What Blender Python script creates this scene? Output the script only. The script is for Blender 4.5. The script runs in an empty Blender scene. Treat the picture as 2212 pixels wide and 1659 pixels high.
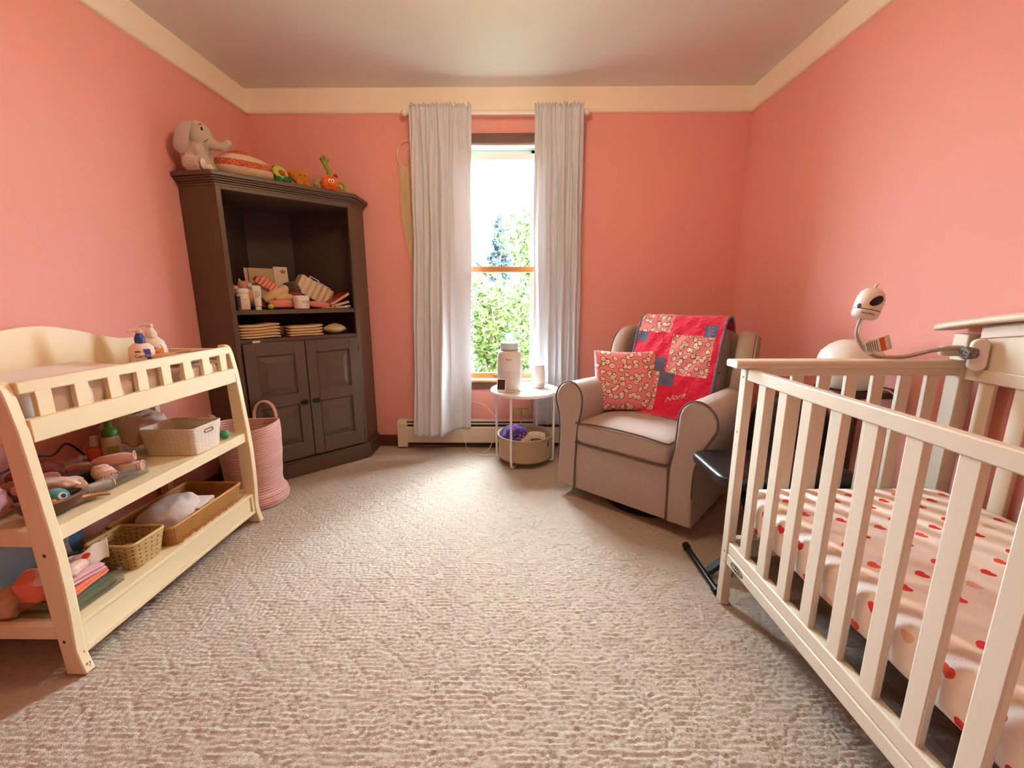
import bpy, bmesh, math, random
import numpy as np
from mathutils import Vector, Matrix, Euler, noise

random.seed(7)
R = math.radians
scene = bpy.context.scene
COL = scene.collection

# ------------------------------------------------------------------ camera
CAM_H = 1.1391
cam_d = bpy.data.cameras.new('camera')
cam_d.sensor_fit = 'HORIZONTAL'
cam_d.sensor_width = 36.0
cam_d.lens = 36.0 * 914.0 / 2212.0
cam_d.clip_start = 0.02
cam = bpy.data.objects.new('camera', cam_d)
COL.objects.link(cam)
_yaw, _pitch, _roll = 0.010563, 0.20272, -0.00077
_f0 = Vector((-math.sin(_yaw), math.cos(_yaw), 0)); _r0 = Vector((math.cos(_yaw), math.sin(_yaw), 0)); _u0 = Vector((0, 0, 1))
_fw = _f0 * math.cos(_pitch) - _u0 * math.sin(_pitch)
_up = _u0 * math.cos(_pitch) + _f0 * math.sin(_pitch)
_rt = _r0 * math.cos(_roll) + _up * math.sin(_roll)
_up = _up * math.cos(_roll) - _r0 * math.sin(_roll)
cam.matrix_world = Matrix(((_rt.x, _up.x, -_fw.x, 0), (_rt.y, _up.y, -_fw.y, 0), (_rt.z, _up.z, -_fw.z, CAM_H), (0, 0, 0, 1)))
scene.camera = cam

# ------------------------------------------------------------------ exposure and light
vs = scene.view_settings
vs.view_transform = 'Standard'; vs.look = 'None'; vs.gamma = 1.0; vs.use_curve_mapping = False
vs.exposure = -0.06
scene.cycles.use_denoising = True
scene.cycles.max_bounces = 10
scene.cycles.diffuse_bounces = 6
scene.cycles.transparent_max_bounces = 16
scene.cycles.sample_clamp_indirect = 8.0
scene.cycles.caustics_reflective = False
scene.cycles.caustics_refractive = False

world = bpy.data.worlds.new('sky'); scene.world = world
world.use_nodes = True
wn = world.node_tree; wn.nodes.clear()
w_out = wn.nodes.new('ShaderNodeOutputWorld'); w_bg = wn.nodes.new('ShaderNodeBackground')
w_bg.inputs['Color'].default_value = (0.80, 0.93, 1.0, 1)
w_bg.inputs['Strength'].default_value = 72.0
wn.links.new(w_bg.outputs[0], w_out.inputs[0])

def light(name, kind, loc, energy, color, **k):
    d = bpy.data.lights.new(name, kind); d.energy = energy; d.color = color
    for a, b in k.items(): setattr(d, a, b)
    o = bpy.data.objects.new(name, d); o.location = loc; COL.objects.link(o)
    return o
def aim(o, to):
    o.rotation_euler = (Vector(to) - o.location).to_track_quat('-Z', 'Y').to_euler()

# soft daylight of the bright overcast sky coming in at the window
sun = light('daylight_sun', 'SUN', (0, 8, 6), 58.0, (0.74, 0.90, 1.0), angle=R(70))
aim(sun, (0.9, 0, 1.3))
# the ceiling lamp behind the camera (its glass bowl is built further down)
LAMP = (-0.15, 1.45, 2.34)
lamp = light('ceiling_lamp_light', 'POINT', LAMP, 40.0, (1.0, 0.76, 0.50), shadow_soft_size=0.13)

# ------------------------------------------------------------------ materials
def srgb(c):
    out = []
    for v in c[:3]:
        v = v / 255.0
        out.append(v / 12.92 if v <= 0.04045 else ((v + 0.055) / 1.055) ** 2.4)
    return (out[0], out[1], out[2], 1.0)

class NT:
    """a small wrapper around a material's node tree"""
    def __init__(s, name):
        s.m = bpy.data.materials.new(name); s.m.use_nodes = True
        s.t = s.m.node_tree; s.b = s.t.nodes['Principled BSDF']; s.out = s.t.nodes['Material Output']
    def n(s, kind, **k):
        nd = s.t.nodes.new('ShaderNode' + kind)
        for a, b in k.items(): setattr(nd, a, b)
        return nd
    def l(s, a, b): s.t.links.new(a, b)
    def math(s, op, a, b=None, c=None, clamp=False):
        nd = s.n('Math', operation=op); nd.use_clamp = clamp
        for i, v in enumerate((a, b, c)):
            if v is None: continue
            if isinstance(v, (int, float)): nd.inputs[i].default_value = v
            else: s.l(v, nd.inputs[i])
        return nd.outputs[0]
    def mix(s, fac, a, b):
        nd = s.n('Mix', data_type='RGBA')
        if isinstance(fac, (int, float)): nd.inputs[0].default_value = fac
        else: s.l(fac, nd.inputs[0])
        for i, v in ((6, a), (7, b)):
            if isinstance(v, (tuple, list)): nd.inputs[i].default_value = v
            else: s.l(v, nd.inputs[i])
        return nd.outputs[2]
    def coord(s, kind='Object'): return s.n('TexCoord').outputs[kind]
    def noise(s, scale, detail=3, vec=None, rough=.5):
        nd = s.n('TexNoise'); nd.inputs['Scale'].default_value = scale; nd.inputs['Detail'].default_value = detail
        nd.inputs['Roughness'].default_value = rough
        s.l(vec if vec is not None else s.coord(), nd.inputs['Vector']); return nd
    def bump(s, height, strength, dist=0.002, prev=None):
        nd = s.n('Bump'); nd.inputs['Strength'].default_value = strength; nd.inputs['Distance'].default_value = dist
        s.l(height, nd.inputs['Height'])
        if prev is not None: s.l(prev, nd.inputs['Normal'])
        s.l(nd.outputs[0], s.b.inputs['Normal']); return nd.outputs[0]
    def color(s, v):
        if isinstance(v, (tuple, list)): s.b.inputs['Base Color'].default_value = v
        else: s.l(v, s.b.inputs['Base Color'])

_mats = {}
def mat(name, rgb, rough=.5, var=.06, vscale=12, bump=0, bscale=200, metal=0, spec=.5, sheen=0, coat=0):
    if name in _mats: return _mats[name]
    t = NT(name); c = srgb(rgb)
    t.b.inputs['Roughness'].default_value = rough; t.b.inputs['Metallic'].default_value = metal
    t.b.inputs['Specular IOR Level'].default_value = spec
    if sheen: t.b.inputs['Sheen Weight'].default_value = sheen
    if coat: t.b.inputs['Coat Weight'].default_value = coat
    nz = t.noise(vscale)
    lo = tuple(v * (1 - var) for v in c[:3]) + (1,); hi = tuple(min(1, v * (1 + var)) for v in c[:3]) + (1,)
    t.color(t.mix(nz.outputs['Fac'], lo, hi))
    if bump:
        nb = t.noise(bscale, 4); t.bump(nb.outputs['Fac'], bump, 0.004)
    _mats[name] = t.m
    return t.m

def weave_mat(name, rgb, rgb2, scale=(60, 90), rough=.8, bump=.6, dist=.003, uv=False, mortar=.12, dark=.5):
    """brick-like over-and-under weave"""
    t = NT(name)
    mp = t.n('Mapping'); mp.inputs['Scale'].default_value = (scale[0], scale[1], 1)
    t.l(t.coord('UV' if uv else 'Object'), mp.inputs['Vector'])
    br = t.n('TexBrick'); br.inputs['Scale'].default_value = 1.0
    br.inputs['Color1'].default_value = srgb(rgb); br.inputs['Color2'].default_value = srgb(rgb2)
    br.inputs['Mortar'].default_value = tuple(v * dark for v in srgb(rgb2)[:3]) + (1,)
    br.inputs['Mortar Size'].default_value = mortar; br.inputs['Mortar Smooth'].default_value = .6
    br.inputs['Brick Width'].default_value = 1.0; br.inputs['Row Height'].default_value = .5
    t.l(mp.outputs[0], br.inputs['Vector'])
    t.color(br.outputs['Color']); t.b.inputs['Roughness'].default_value = rough
    inv = t.math('SUBTRACT', 1.0, br.outputs['Fac'])
    t.bump(inv, bump, dist)
    return t.m

M = {}
def wall_paint():
    t = NT('pink_wall_paint')
    big = t.noise(1.3, 2); fine = t.noise(900, 2); med = t.noise(160, 3)
    t.color(t.mix(big.outputs['Fac'], srgb((233, 163, 152)), srgb((238, 169, 158))))
    t.b.inputs['Roughness'].default_value = .55; t.b.inputs['Specular IOR Level'].default_value = .3
    b1 = t.bump(med.outputs['Fac'], .12, .004)
    return t.m
M['pink'] = wall_paint()
M['ceiling'] = mat('ceiling_paint', (226, 222, 216), .8, .02, 2, bump=.15, bscale=150)
M['crown'] = mat('cream_trim_paint', (250, 242, 222), .45, .02, 4)
M['stain'] = mat('dark_stained_wood', (96, 56, 40), .4, .2, 8)
M['oak'] = mat('golden_oak_wood', (186, 118, 62), .38, .22, 9)
M['white'] = mat('white_plastic', (236, 234, 228), .35, .01)
M['offwhite'] = mat('offwhite_enamel', (226, 217, 198), .4, .02)
M['cream'] = mat('cream_painted_wood', (238, 220, 180), .4, .03, 5)
M['chip'] = mat('bare_chipped_wood', (150, 98, 62), .7, .1)
M['crib'] = mat('ivory_painted_wood', (222, 212, 192), .38, .015, 4)
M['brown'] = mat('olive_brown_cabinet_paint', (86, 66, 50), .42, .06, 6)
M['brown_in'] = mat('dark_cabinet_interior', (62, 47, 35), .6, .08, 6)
M['black'] = mat('black_matte', (22, 21, 22), .5, .05)
M['blackmetal'] = mat('black_metal', (28, 28, 31), .35, .05, metal=.3)
M['leather'] = mat('black_vinyl', (24, 24, 27), .3, .1, 10, bump=.15, bscale=350)
M['screw'] = mat('dark_screw_head', (84, 66, 54), .5, .1)
M['rod'] = mat('white_curtain_rod', (238, 232, 222), .4, .01)

def fabric(name, rgb, rgb2=None, rough=.9, scale=700, bump=.25, sheen=.3, vs=60):
    t = NT(name)
    a = srgb(rgb); b = srgb(rgb2) if rgb2 else tuple(v * .86 for v in a[:3]) + (1,)
    nz = t.noise(vs, 5, rough=.7); t.color(t.mix(nz.outputs['Fac'], b, a))
    t.b.inputs['Roughness'].default_value = rough; t.b.inputs['Sheen Weight'].default_value = sheen
    t.b.inputs['Specular IOR Level'].default_value = .2
    nb = t.noise(scale, 3); t.bump(nb.outputs['Fac'], bump, .003)
    return t.m
M['chair'] = fabric('taupe_upholstery', (186, 170, 158), (166, 150, 138))
M['chair_dark'] = mat('dark_taupe_piping', (92, 72, 64), .8)
M['piping_light'] = mat('pale_grey_piping', (190, 176, 166), .8)

def curtain_mat():
    t = NT('greige_curtain_linen')
    nz = t.noise(300, 4); t.color(t.mix(nz.outputs['Fac'], srgb((230, 235, 242)), srgb((242, 246, 251))))
    t.b.inputs['Roughness'].default_value = .9; t.b.inputs['Specular IOR Level'].default_value = .1
    t.bump(t.noise(900, 2).outputs['Fac'], .2, .002)
    tr = t.n('BsdfTranslucent'); tr.inputs['Color'].default_value = srgb((205, 200, 200))
    mx = t.n('MixShader'); mx.inputs[0].default_value = .22
    t.l(t.b.outputs[0], mx.inputs[1]); t.l(tr.outputs[0], mx.inputs[2]); t.l(mx.outputs[0], t.out.inputs['Surface'])
    return t.m
M['curtain'] = curtain_mat()

def glass_mat(name='window_glass', fac=.06, tint=(1, 1, 1, 1)):
    t = NT(name)
    tr = t.n('BsdfTransparent'); tr.inputs['Color'].default_value = tint
    gl = t.n('BsdfGlossy'); gl.inputs['Roughness'].default_value = .03
    mx = t.n('MixShader'); mx.inputs[0].default_value = fac
    t.l(tr.outputs[0], mx.inputs[1]); t.l(gl.outputs[0], mx.inputs[2]); t.l(mx.outputs[0], t.out.inputs['Surface'])
    return t.m
M['glass'] = glass_mat()
M['acrylic'] = glass_mat('clear_acrylic', .14, (.93, .95, .95, 1))
M['bagfilm'] = glass_mat('grey_blue_plastic_film', .3, (.62, .70, .74, 1))

def emis(name, rgb, strength):
    t = NT(name); t.b.inputs['Emission Color'].default_value = srgb(rgb); t.b.inputs['Emission Strength'].default_value = strength
    t.color(srgb(rgb)); return t.m

# ------------------------------------------------------------------ mesh builder
class MB:
    def __init__(s): s.v = []; s.f = []; s.mi = []; s.uv = {}
    def add(s, verts, faces, mi=0, xf=None):
        o = len(s.v)
        for p in verts:
            p = Vector(p)
            s.v.append(tuple(xf @ p) if xf is not None else tuple(p))
        for f in faces:
            s.f.append([i + o for i in f]); s.mi.append(mi)
        return s
    def box(s, x0, x1, y0, y1, z0, z1, mi=0, xf=None):
        v = [(x0, y0, z0), (x1, y0, z0), (x1, y1, z0), (x0, y1, z0), (x0, y0, z1), (x1, y0, z1), (x1, y1, z1), (x0, y1, z1)]
        f = [(0, 3, 2, 1), (4, 5, 6, 7), (0, 1, 5, 4), (1, 2, 6, 5), (2, 3, 7, 6), (3, 0, 4, 7)]
        return s.add(v, f, mi, xf)
    def tube(s, pts, r, n=8, mi=0, xf=None, closed=False):
        pts = [Vector(p) for p in pts]; m = len(pts)
        rs = r if isinstance(r, (list, tuple)) else [r] * m
        vs = []; fs = []; nrm = None
        for i, p in enumerate(pts):
            if closed: t = pts[(i + 1) % m] - pts[i - 1]
            else: t = pts[min(i + 1, m - 1)] - pts[max(i - 1, 0)]
            if t.length < 1e-9: t = Vector((0, 0, 1))
            t.normalize()
            if nrm is None:
                nrm = t.orthogonal().normalized()
            else:
                nrm = (nrm - t * nrm.dot(t))
                nrm = nrm.normalized() if nrm.length > 1e-6 else t.orthogonal().normalized()
            bn = t.cross(nrm)
            for k in range(n):
                a = 2 * math.pi * k / n
                vs.append(p + (nrm * math.cos(a) + bn * math.sin(a)) * rs[i])
        rng = m if closed else m - 1
        for i in range(rng):
            j = (i + 1) % m
            for k in range(n):
                k2 = (k + 1) % n
                fs.append((i * n + k, i * n + k2, j * n + k2, j * n + k))
        if not closed:
            fs.append(tuple(range(n - 1, -1, -1))); fs.append(tuple((m - 1) * n + k for k in range(n)))
        return s.add(vs, fs, mi, xf)
    def lathe(s, prof, n=32, c=(0, 0, 0), mi=0, xf=None, a0=0, a1=360, sx=1, sy=1):
        vs = []; fs = []; full = abs(a1 - a0) >= 360; m = n if full else n + 1
        for (r, z) in prof:
            for k in range(m):
                a = R(a0 + (a1 - a0) * k / n)
                vs.append((c[0] + r * math.cos(a) * sx, c[1] + r * math.sin(a) * sy, c[2] + z))
        for i in range(len(prof) - 1):
            for k in range(n):
                k2 = (k + 1) % m if full else k + 1
                fs.append((i * m + k, i * m + k2, (i + 1) * m + k2, (i + 1) * m + k))
        if full:
            if prof[0][0] > 1e-6: fs.append(tuple(range(m - 1, -1, -1)))
            if prof[-1][0] > 1e-6: fs.append(tuple((len(prof) - 1) * m + k for k in range(m)))
        return s.add(vs, fs, mi, xf)
    def prism(s, poly, plane, a, b, mi=0, xf=None):
        """poly in a plane ('xy','xz','yz') extruded along the remaining axis from a to b"""
        def P(p, q):
            if plane == 'xy': return (p[0], p[1], q)
            if plane == 'xz': return (p[0], q, p[1])
            return (q, p[0], p[1])
        n = len(poly)
        v = [P(p, a) for p in poly] + [P(p, b) for p in poly]
        f = [tuple(range(n - 1, -1, -1)), tuple(range(n, 2 * n))]
        for i in range(n):
            j = (i + 1) % n; f.append((i, j, n + j, n + i))
        return s.add(v, f, mi, xf)
    def grid(s, nu, nv, fn, mi=0, xf=None, cu=False, uv=False, mfn=None):
        """fn(u,v) with u,v in 0..1"""
        vs = []; fs = []; mu = nu if cu else nu + 1
        for j in range(nv + 1):
            for i in range(mu): vs.append(fn(i / nu, j / nv))
        o = len(s.v); base = len(s.f)
        for j in range(nv):
            for i in range(nu):
                i2 = (i + 1) % mu if cu else i + 1
                fs.append((j * mu + i, j * mu + i2, (j + 1) * mu + i2, (j + 1) * mu + i))
        s.add(vs, fs, mi, xf)
        for j in range(nv):
            for i in range(nu):
                k = base + j * nu + i
                if uv: s.uv[k] = [(i / nu, j / nv), ((i + 1) / nu, j / nv), ((i + 1) / nu, (j + 1) / nv), (i / nu, (j + 1) / nv)]
                if mfn: s.mi[k] = mfn((i + .5) / nu, (j + .5) / nv)
        return s
    def ell(s, c, r, rot=None, e1=1.0, e2=1.0, nu=24, nv=14, mi=0, disp=None, xf=None):
        """superellipsoid; small e makes it boxier"""
        def sp(v, e): return math.copysign(abs(v) ** e, v)
        m = Matrix.Translation(c) @ (Euler(rot).to_matrix().to_4x4() if rot is not None else Matrix())
        if xf is not None: m = xf @ m
        vs = []; fs = []
        for j in range(nv + 1):
            ph = -math.pi / 2 + math.pi * j / nv
            for i in range(nu):
                th = 2 * math.pi * i / nu
                p = Vector((r[0] * sp(math.cos(ph), e1) * sp(math.cos(th), e2), r[1] * sp(math.cos(ph), e1) * sp(math.sin(th), e2), r[2] * sp(math.sin(ph), e1)))
                if disp: p = disp(p)
                vs.append(m @ p)
        for j in range(nv):
            for i in range(nu):
                i2 = (i + 1) % nu
                fs.append((j * nu + i, j * nu + i2, (j + 1) * nu + i2, (j + 1) * nu + i))
        return s.add(vs, fs, mi)
    def build(s, name, mats, parent=None, smooth=True, bevel=0, seg=2, sub=0, thick=0, angle=40, loc=None, fix=False):
        me = bpy.data.meshes.new(name)
        me.from_pydata(s.v, [], s.f); me.update()
        if not isinstance(mats, (list, tuple)): mats = [mats]
        for m in mats: me.materials.append(m)
        me.polygons.foreach_set('material_index', s.mi)
        if s.uv:
            ul = me.uv_layers.new(name='UVMap')
            for p in me.polygons:
                q = s.uv.get(p.index)
                if q:
                    for li, c in zip(p.loop_indices, q): ul.data[li].uv = c
        bm = bmesh.new(); bm.from_mesh(me)
        bmesh.ops.remove_doubles(bm, verts=bm.verts, dist=1e-5)
        bmesh.ops.recalc_face_normals(bm, faces=bm.faces)
        bm.to_mesh(me); bm.free()
        if smooth:
            me.polygons.foreach_set('use_smooth', [True] * len(me.polygons))
            me.set_sharp_from_angle(angle=R(angle))
        me.update()
        o = bpy.data.objects.new(name, me); COL.objects.link(o)
        if parent is not None: o.parent = parent
        if loc is not None: o.location = loc
        if thick:
            md = o.modifiers.new('thickness', 'SOLIDIFY'); md.thickness = thick; md.offset = 0
        if bevel:
            md = o.modifiers.new('soft_edges', 'BEVEL'); md.width = bevel; md.segments = seg; md.limit_method = 'ANGLE'; md.angle_limit = R(35)
            md.harden_normals = False
        if sub:
            md = o.modifiers.new('smooth', 'SUBSURF'); md.levels = sub; md.render_levels = sub
        return o

def blob_mesh(mb, name, m, parent=None, voxel=.006, it=6, loc=None):
    """fuse overlapping shapes into one continuous soft surface"""
    o = mb.build('tmp', m, smooth=False)
    md = o.modifiers.new('r', 'REMESH'); md.mode = 'VOXEL'; md.voxel_size = voxel
    md = o.modifiers.new('s', 'SMOOTH'); md.factor = .5; md.iterations = it
    dg = bpy.context.evaluated_depsgraph_get()
    me = bpy.data.meshes.new_from_object(o.evaluated_get(dg))
    me.name = name
    old = o.data
    bpy.data.objects.remove(o); bpy.data.meshes.remove(old)
    me.materials.clear()
    for q in (m if isinstance(m, (list, tuple)) else [m]): me.materials.append(q)
    me.polygons.foreach_set('use_smooth', [True] * len(me.polygons)); me.update()
    o = bpy.data.objects.new(name, me); COL.objects.link(o)
    if parent is not None: o.parent = parent
    if loc is not None: o.location = loc
    return o

def thing(name, label, cat, loc=(0, 0, 0), rotz=0, group=None, rot=None):
    o = bpy.data.objects.new(name, None); COL.objects.link(o)
    o.empty_display_size = .05
    o.location = loc; o.rotation_euler = rot if rot is not None else (0, 0, rotz)
    tag(o, label, cat, group)
    return o
def tag(o, label, cat, group=None, loc=None, rotz=None, rot=None):
    o['label'] = label; o['category'] = cat
    if group: o['group'] = group
    if loc is not None: o.location = loc
    if rotz is not None: o.rotation_euler = (0, 0, rotz)
    if rot is not None: o.rotation_euler = rot
    return o
def struct(o): o['kind'] = 'structure'; return o

def text_geo(body, size, extrude=.0003):
    cu = bpy.data.curves.new('t', 'FONT'); cu.body = body; cu.size = size; cu.extrude = extrude
    cu.align_x = 'CENTER'; cu.align_y = 'CENTER'; cu.resolution_u = 3
    o = bpy.data.objects.new('t', cu); COL.objects.link(o)
    dg = bpy.context.evaluated_depsgraph_get()
    me = bpy.data.meshes.new_from_object(o.evaluated_get(dg))
    v = [tuple(q.co) for q in me.vertices]; f = [tuple(p.vertices) for p in me.polygons]
    bpy.data.objects.remove(o); bpy.data.curves.remove(cu); bpy.data.meshes.remove(me)
    return v, f
def text(name, body, size, m, parent, at, face='-y', wrap=None, xf=None, shear=0, extrude=.0003):
    """lettering on the -y (or +x, z) side of its parent; wrap = radius of the round body it sits on (axis through parent's z)"""
    v, f = text_geo(body, size, extrude)
    out = []
    for (x, y, z) in v:
        x += shear * y
        if wrap:
            a = x / wrap + (at[0] if wrap else 0)
            out.append(((wrap + z) * math.sin(a), -(wrap + z) * math.cos(a), at[2] + y))
        elif xf is not None: out.append(tuple(xf @ Vector((x, y, z))))
        elif face == '-y': out.append((at[0] + x, at[1] - z, at[2] + y))
        elif face == '+x': out.append((at[0] + z, at[1] + x, at[2] + y))
        elif face == 'z': out.append((at[0] + x, at[1] + y, at[2] + z))
    mb = MB(); mb.add(out, f)
    return mb.build(name, m, parent, smooth=False)
def patch(mb, wrap, a0, a1, z0, z1, n=10, mi=0, off=.0004):
    """a label wrapped on a round body, angles from the -y direction in radians"""
    def fn(u, v):
        a = a0 + (a1 - a0) * u
        return ((wrap + off) * math.sin(a), -(wrap + off) * math.cos(a), z0 + (z1 - z0) * v)
    return mb.grid(n, 1, fn, mi)
def nz3(p, s, seed=0.0): return noise.noise(Vector((p[0] * s + seed, p[1] * s - seed, p[2] * s + 2 * seed)))
def rounded_rect(x0, x1, y0, y1, r, n=5):
    pts = []
    for (cx, cy, a) in ((x1 - r, y1 - r, 0), (x0 + r, y1 - r, 90), (x0 + r, y0 + r, 180), (x1 - r, y0 + r, 270)):
        for k in range(n + 1):
            t = R(a + 90 * k / n); pts.append((cx + r * math.cos(t), cy + r * math.sin(t)))
    return pts
def bez(p0, p1, p2, p3, n=12):
    out = []
    for i in range(n + 1):
        t = i / n
        out.append(tuple((1 - t) ** 3 * a + 3 * (1 - t) ** 2 * t * b + 3 * (1 - t) * t * t * c + t ** 3 * d for a, b, c, d in zip(p0, p1, p2, p3)))
    return out
def spline(pts, n=8):
    """Catmull-Rom through the points"""
    P = [Vector(p) for p in pts]; out = []
    for i in range(len(P) - 1):
        a = P[max(i - 1, 0)]; b = P[i]; c = P[i + 1]; d = P[min(i + 2, len(P) - 1)]
        for k in range(n):
            t = k / n
            out.append(.5 * ((2 * b) + (c - a) * t + (2 * a - 5 * b + 4 * c - d) * t * t + (3 * b - a - 3 * c + d) * t ** 3))
    out.append(P[-1]); return out

# ------------------------------------------------------------------ the room
XL, XR, YB, YF, H = -1.83, 1.574, 3.15, -0.90, 2.5
T = .14
WX0, WX1, WZ0, WZ1 = -0.41, 0.19, 0.53, 2.159          # window opening

b = MB(); b.box(XL - T, XL, YF - T, YB + T, -.1, H + .1); struct(b.build('wall_left', M['pink'], smooth=False))
b = MB(); b.box(XR, XR + T, YF - T, YB + T, -.1, H + .1); struct(b.build('wall_right', M['pink'], smooth=False))
b = MB(); b.box(XL, XR, YF - T, YF, -.1, H + .1); struct(b.build('wall_front', M['pink'], smooth=False))
b = MB()
b.box(XL, WX0, YB, YB + T, -.1, H + .1); b.box(WX1, XR, YB, YB + T, -.1, H + .1)
b.box(WX0, WX1, YB, YB + T, -.1, WZ0); b.box(WX0, WX1, YB, YB + T, WZ1, H + .1)
struct(b.build('wall_back', M['pink'], smooth=False))
b = MB(); b.box(XL - T, XR + T, YF - T, YB + T, H, H + .1); struct(b.build('ceiling', M['ceiling'], smooth=False))

# carpet: looped pile woven in lozenges, real relief
def carpet_mat():
    t = NT('beige_loop_carpet')
    n1 = t.noise(2.2, 3); n2 = t.noise(140, 3)
    base = t.mix(n1.outputs['Fac'], srgb((186, 173, 157)), srgb((200, 187, 170)))
    spec = t.mix(n2.outputs['Fac'], (.82, .80, .78, 1), (1.08, 1.08, 1.08, 1))
    mul = t.n('Mix', data_type='RGBA', blend_type='MULTIPLY'); mul.inputs[0].default_value = 1
    t.l(base, mul.inputs[6]); t.l(spec, mul.inputs[7])
    t.color(mul.outputs[2])
    t.b.inputs['Roughness'].default_value = .95; t.b.inputs['Specular IOR Level'].default_value = .08
    t.b.inputs['Sheen Weight'].default_value = .25
    t.bump(t.noise(420, 4).outputs['Fac'], .55, .006)
    return t.m
def make_carpet():
    st = .0055
    nx = int((XR - XL) / st); ny = int((YB - .25) / st)
    x = np.linspace(XL, XR, nx + 1); y = np.linspace(.25, YB, ny + 1)
    X, Y = np.meshgrid(x, y)
    rng = np.random.default_rng(3)
    def lownoise(scale, seed):
        g = np.random.default_rng(seed).random((int((YB) / scale) + 4, int((XR - XL) / scale) + 4))
        gx = (X - XL) / scale; gy = Y / scale
        ix = gx.astype(int); iy = gy.astype(int); fx = gx - ix; fy = gy - iy
        fx = fx * fx * (3 - 2 * fx); fy = fy * fy * (3 - 2 * fy)
        return (g[iy, ix] * (1 - fx) * (1 - fy) + g[iy, ix + 1] * fx * (1 - fy) + g[iy + 1, ix] * (1 - fx) * fy + g[iy + 1, ix + 1] * fx * fy)
    wx = (lownoise(.022, 1) - .5) * .016; wy = (lownoise(.026, 2) - .5) * .013
    px, py = .0185, .0150
    row = np.floor((Y + wy) / py)
    h_row = np.abs(np.sin(np.pi * (Y + wy) / py)) ** .7
    ph = np.modf(np.sin(row * 12.9898) * 43758.5453)[0]
    h_x = np.abs(np.sin(np.pi * ((X + wx) / px + ph))) ** .8
    jx = X + (lownoise(.05, 7) - .5) * .014; jy = Y + (lownoise(.05, 8) - .5) * .014
    A = jx / .150 + jy / .135; B = jx / .150 - jy / .135
    cell = (np.floor(A) + np.floor(B)).astype(int) % 2
    loop = h_row * np.where(cell == 0, .22 + .78 * h_x, .48 + .52 * h_x)
    ga = np.abs(A - np.floor(A) - .5); gb = np.abs(B - np.floor(B) - .5)
    gr = np.minimum(np.clip((.5 - ga) / .10, 0, 1), np.clip((.5 - gb) / .10, 0, 1))
    Z = -.0085 + .0075 * loop - .0024 * (1 - gr) ** 2 + .001 * lownoise(.012, 5)
    v = np.stack([X, Y, Z], -1).reshape(-1, 3)
    i = np.arange(ny)[:, None] * (nx + 1) + np.arange(nx)[None, :]
    q = np.stack([i, i + 1, i + nx + 2, i + nx + 1], -1).reshape(-1, 4)
    me = bpy.data.meshes.new('floor')
    # a flat strip for the part of the floor behind the camera
    v = np.vstack([v, [[XL, YF, -.002], [XR, YF, -.002], [XR, .25, -.002], [XL, .25, -.002]]])
    k = len(v) - 4
    q = np.vstack([q, [[k, k + 1, k + 2, k + 3]]])
    me.vertices.add(len(v)); me.vertices.foreach_set('co', v.astype(np.float32).ravel())
    me.loops.add(q.size); me.loops.foreach_set('vertex_index', q.astype(np.int32).ravel())
    me.polygons.add(len(q)); me.polygons.foreach_set('loop_start', np.arange(0, q.size, 4, dtype=np.int32))
    me.polygons.foreach_set('use_smooth', [True] * len(q))
    me.materials.append(carpet_mat()); me.update(calc_edges=True); me.validate()
    o = bpy.data.objects.new('floor', me); COL.objects.link(o); return struct(o)
make_carpet()

# cream cove board with a bead along its lower edge, all round the room
def crown(name, along, fixed, a, b_, sgn):
    prof = [(0, 2.5), (.016, 2.5), (.016, 2.368), (.022, 2.362), (.024, 2.354), (.018, 2.348), (.010, 2.346), (0, 2.346)]
    mb = MB()
    pts = [(fixed + sgn * p[0], p[1]) for p in prof]
    if along == 'x': mb.prism(pts, 'yz', a, b_)
    else: mb.prism(pts, 'xz', a, b_)
    return struct(mb.build(name, M['crown'], angle=30))
crown('trim_1', 'x', YB, XL, XR, -1); crown('trim_2', 'y', XL, YF, YB, 1); crown('trim_3', 'y', XR, YF, YB, -1)

def skirting(name, x0, x1, y0, y1):
    mb = MB(); mb.box(x0, x1, y0, y1, 0, .088); return struct(mb.build(name, M['stain'], bevel=.006))
skirting('baseboard_back', -1.07, -.91, YB - .014, YB)
skirting('baseboard_left', XL, XL + .014, YF, 2.40)
skirting('baseboard_right', XR - .014, XR, YF, YB)

# ------------------------------------------------------------------ window
win = thing('window_1', 'tall double-hung window in dark stained wood between the grey curtains', 'window'); win['kind'] = 'structure'
b = MB()   # casing on the wall face
b.box(WX0 - .085, WX0, YB - .02, YB, .455, WZ1 + .062); b.box(WX1, WX1 + .085, YB - .02, YB, .455, WZ1 + .062)
b.box(WX0 - .085, WX1 + .085, YB - .022, YB, WZ1, WZ1 + .062)
b.build('casing', M['stain'], win, bevel=.004)
b = MB(); b.box(WX0 - .10, WX1 + .10, YB - .045, YB + .03, .512, .53); b.build('stool', M['oak'], win, bevel=.005)
b = MB(); b.box(WX0 - .085, WX1 + .085, YB - .018, YB, .456, .512); b.build('apron', M['stain'], win, bevel=.004)
b = MB()   # jambs
b.box(WX0, WX0 + .012, YB, YB + T, WZ0, WZ1); b.box(WX1 - .012, WX1, YB, YB + T, WZ0, WZ1); b.box(WX0, WX1, YB, YB + T, WZ1 - .008, WZ1)
b.box(WX0, WX1, YB, YB + T, WZ0, WZ0 + .004)
b.build('jamb', M['white'], win)
gx0, gx1 = -.362, .136
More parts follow.
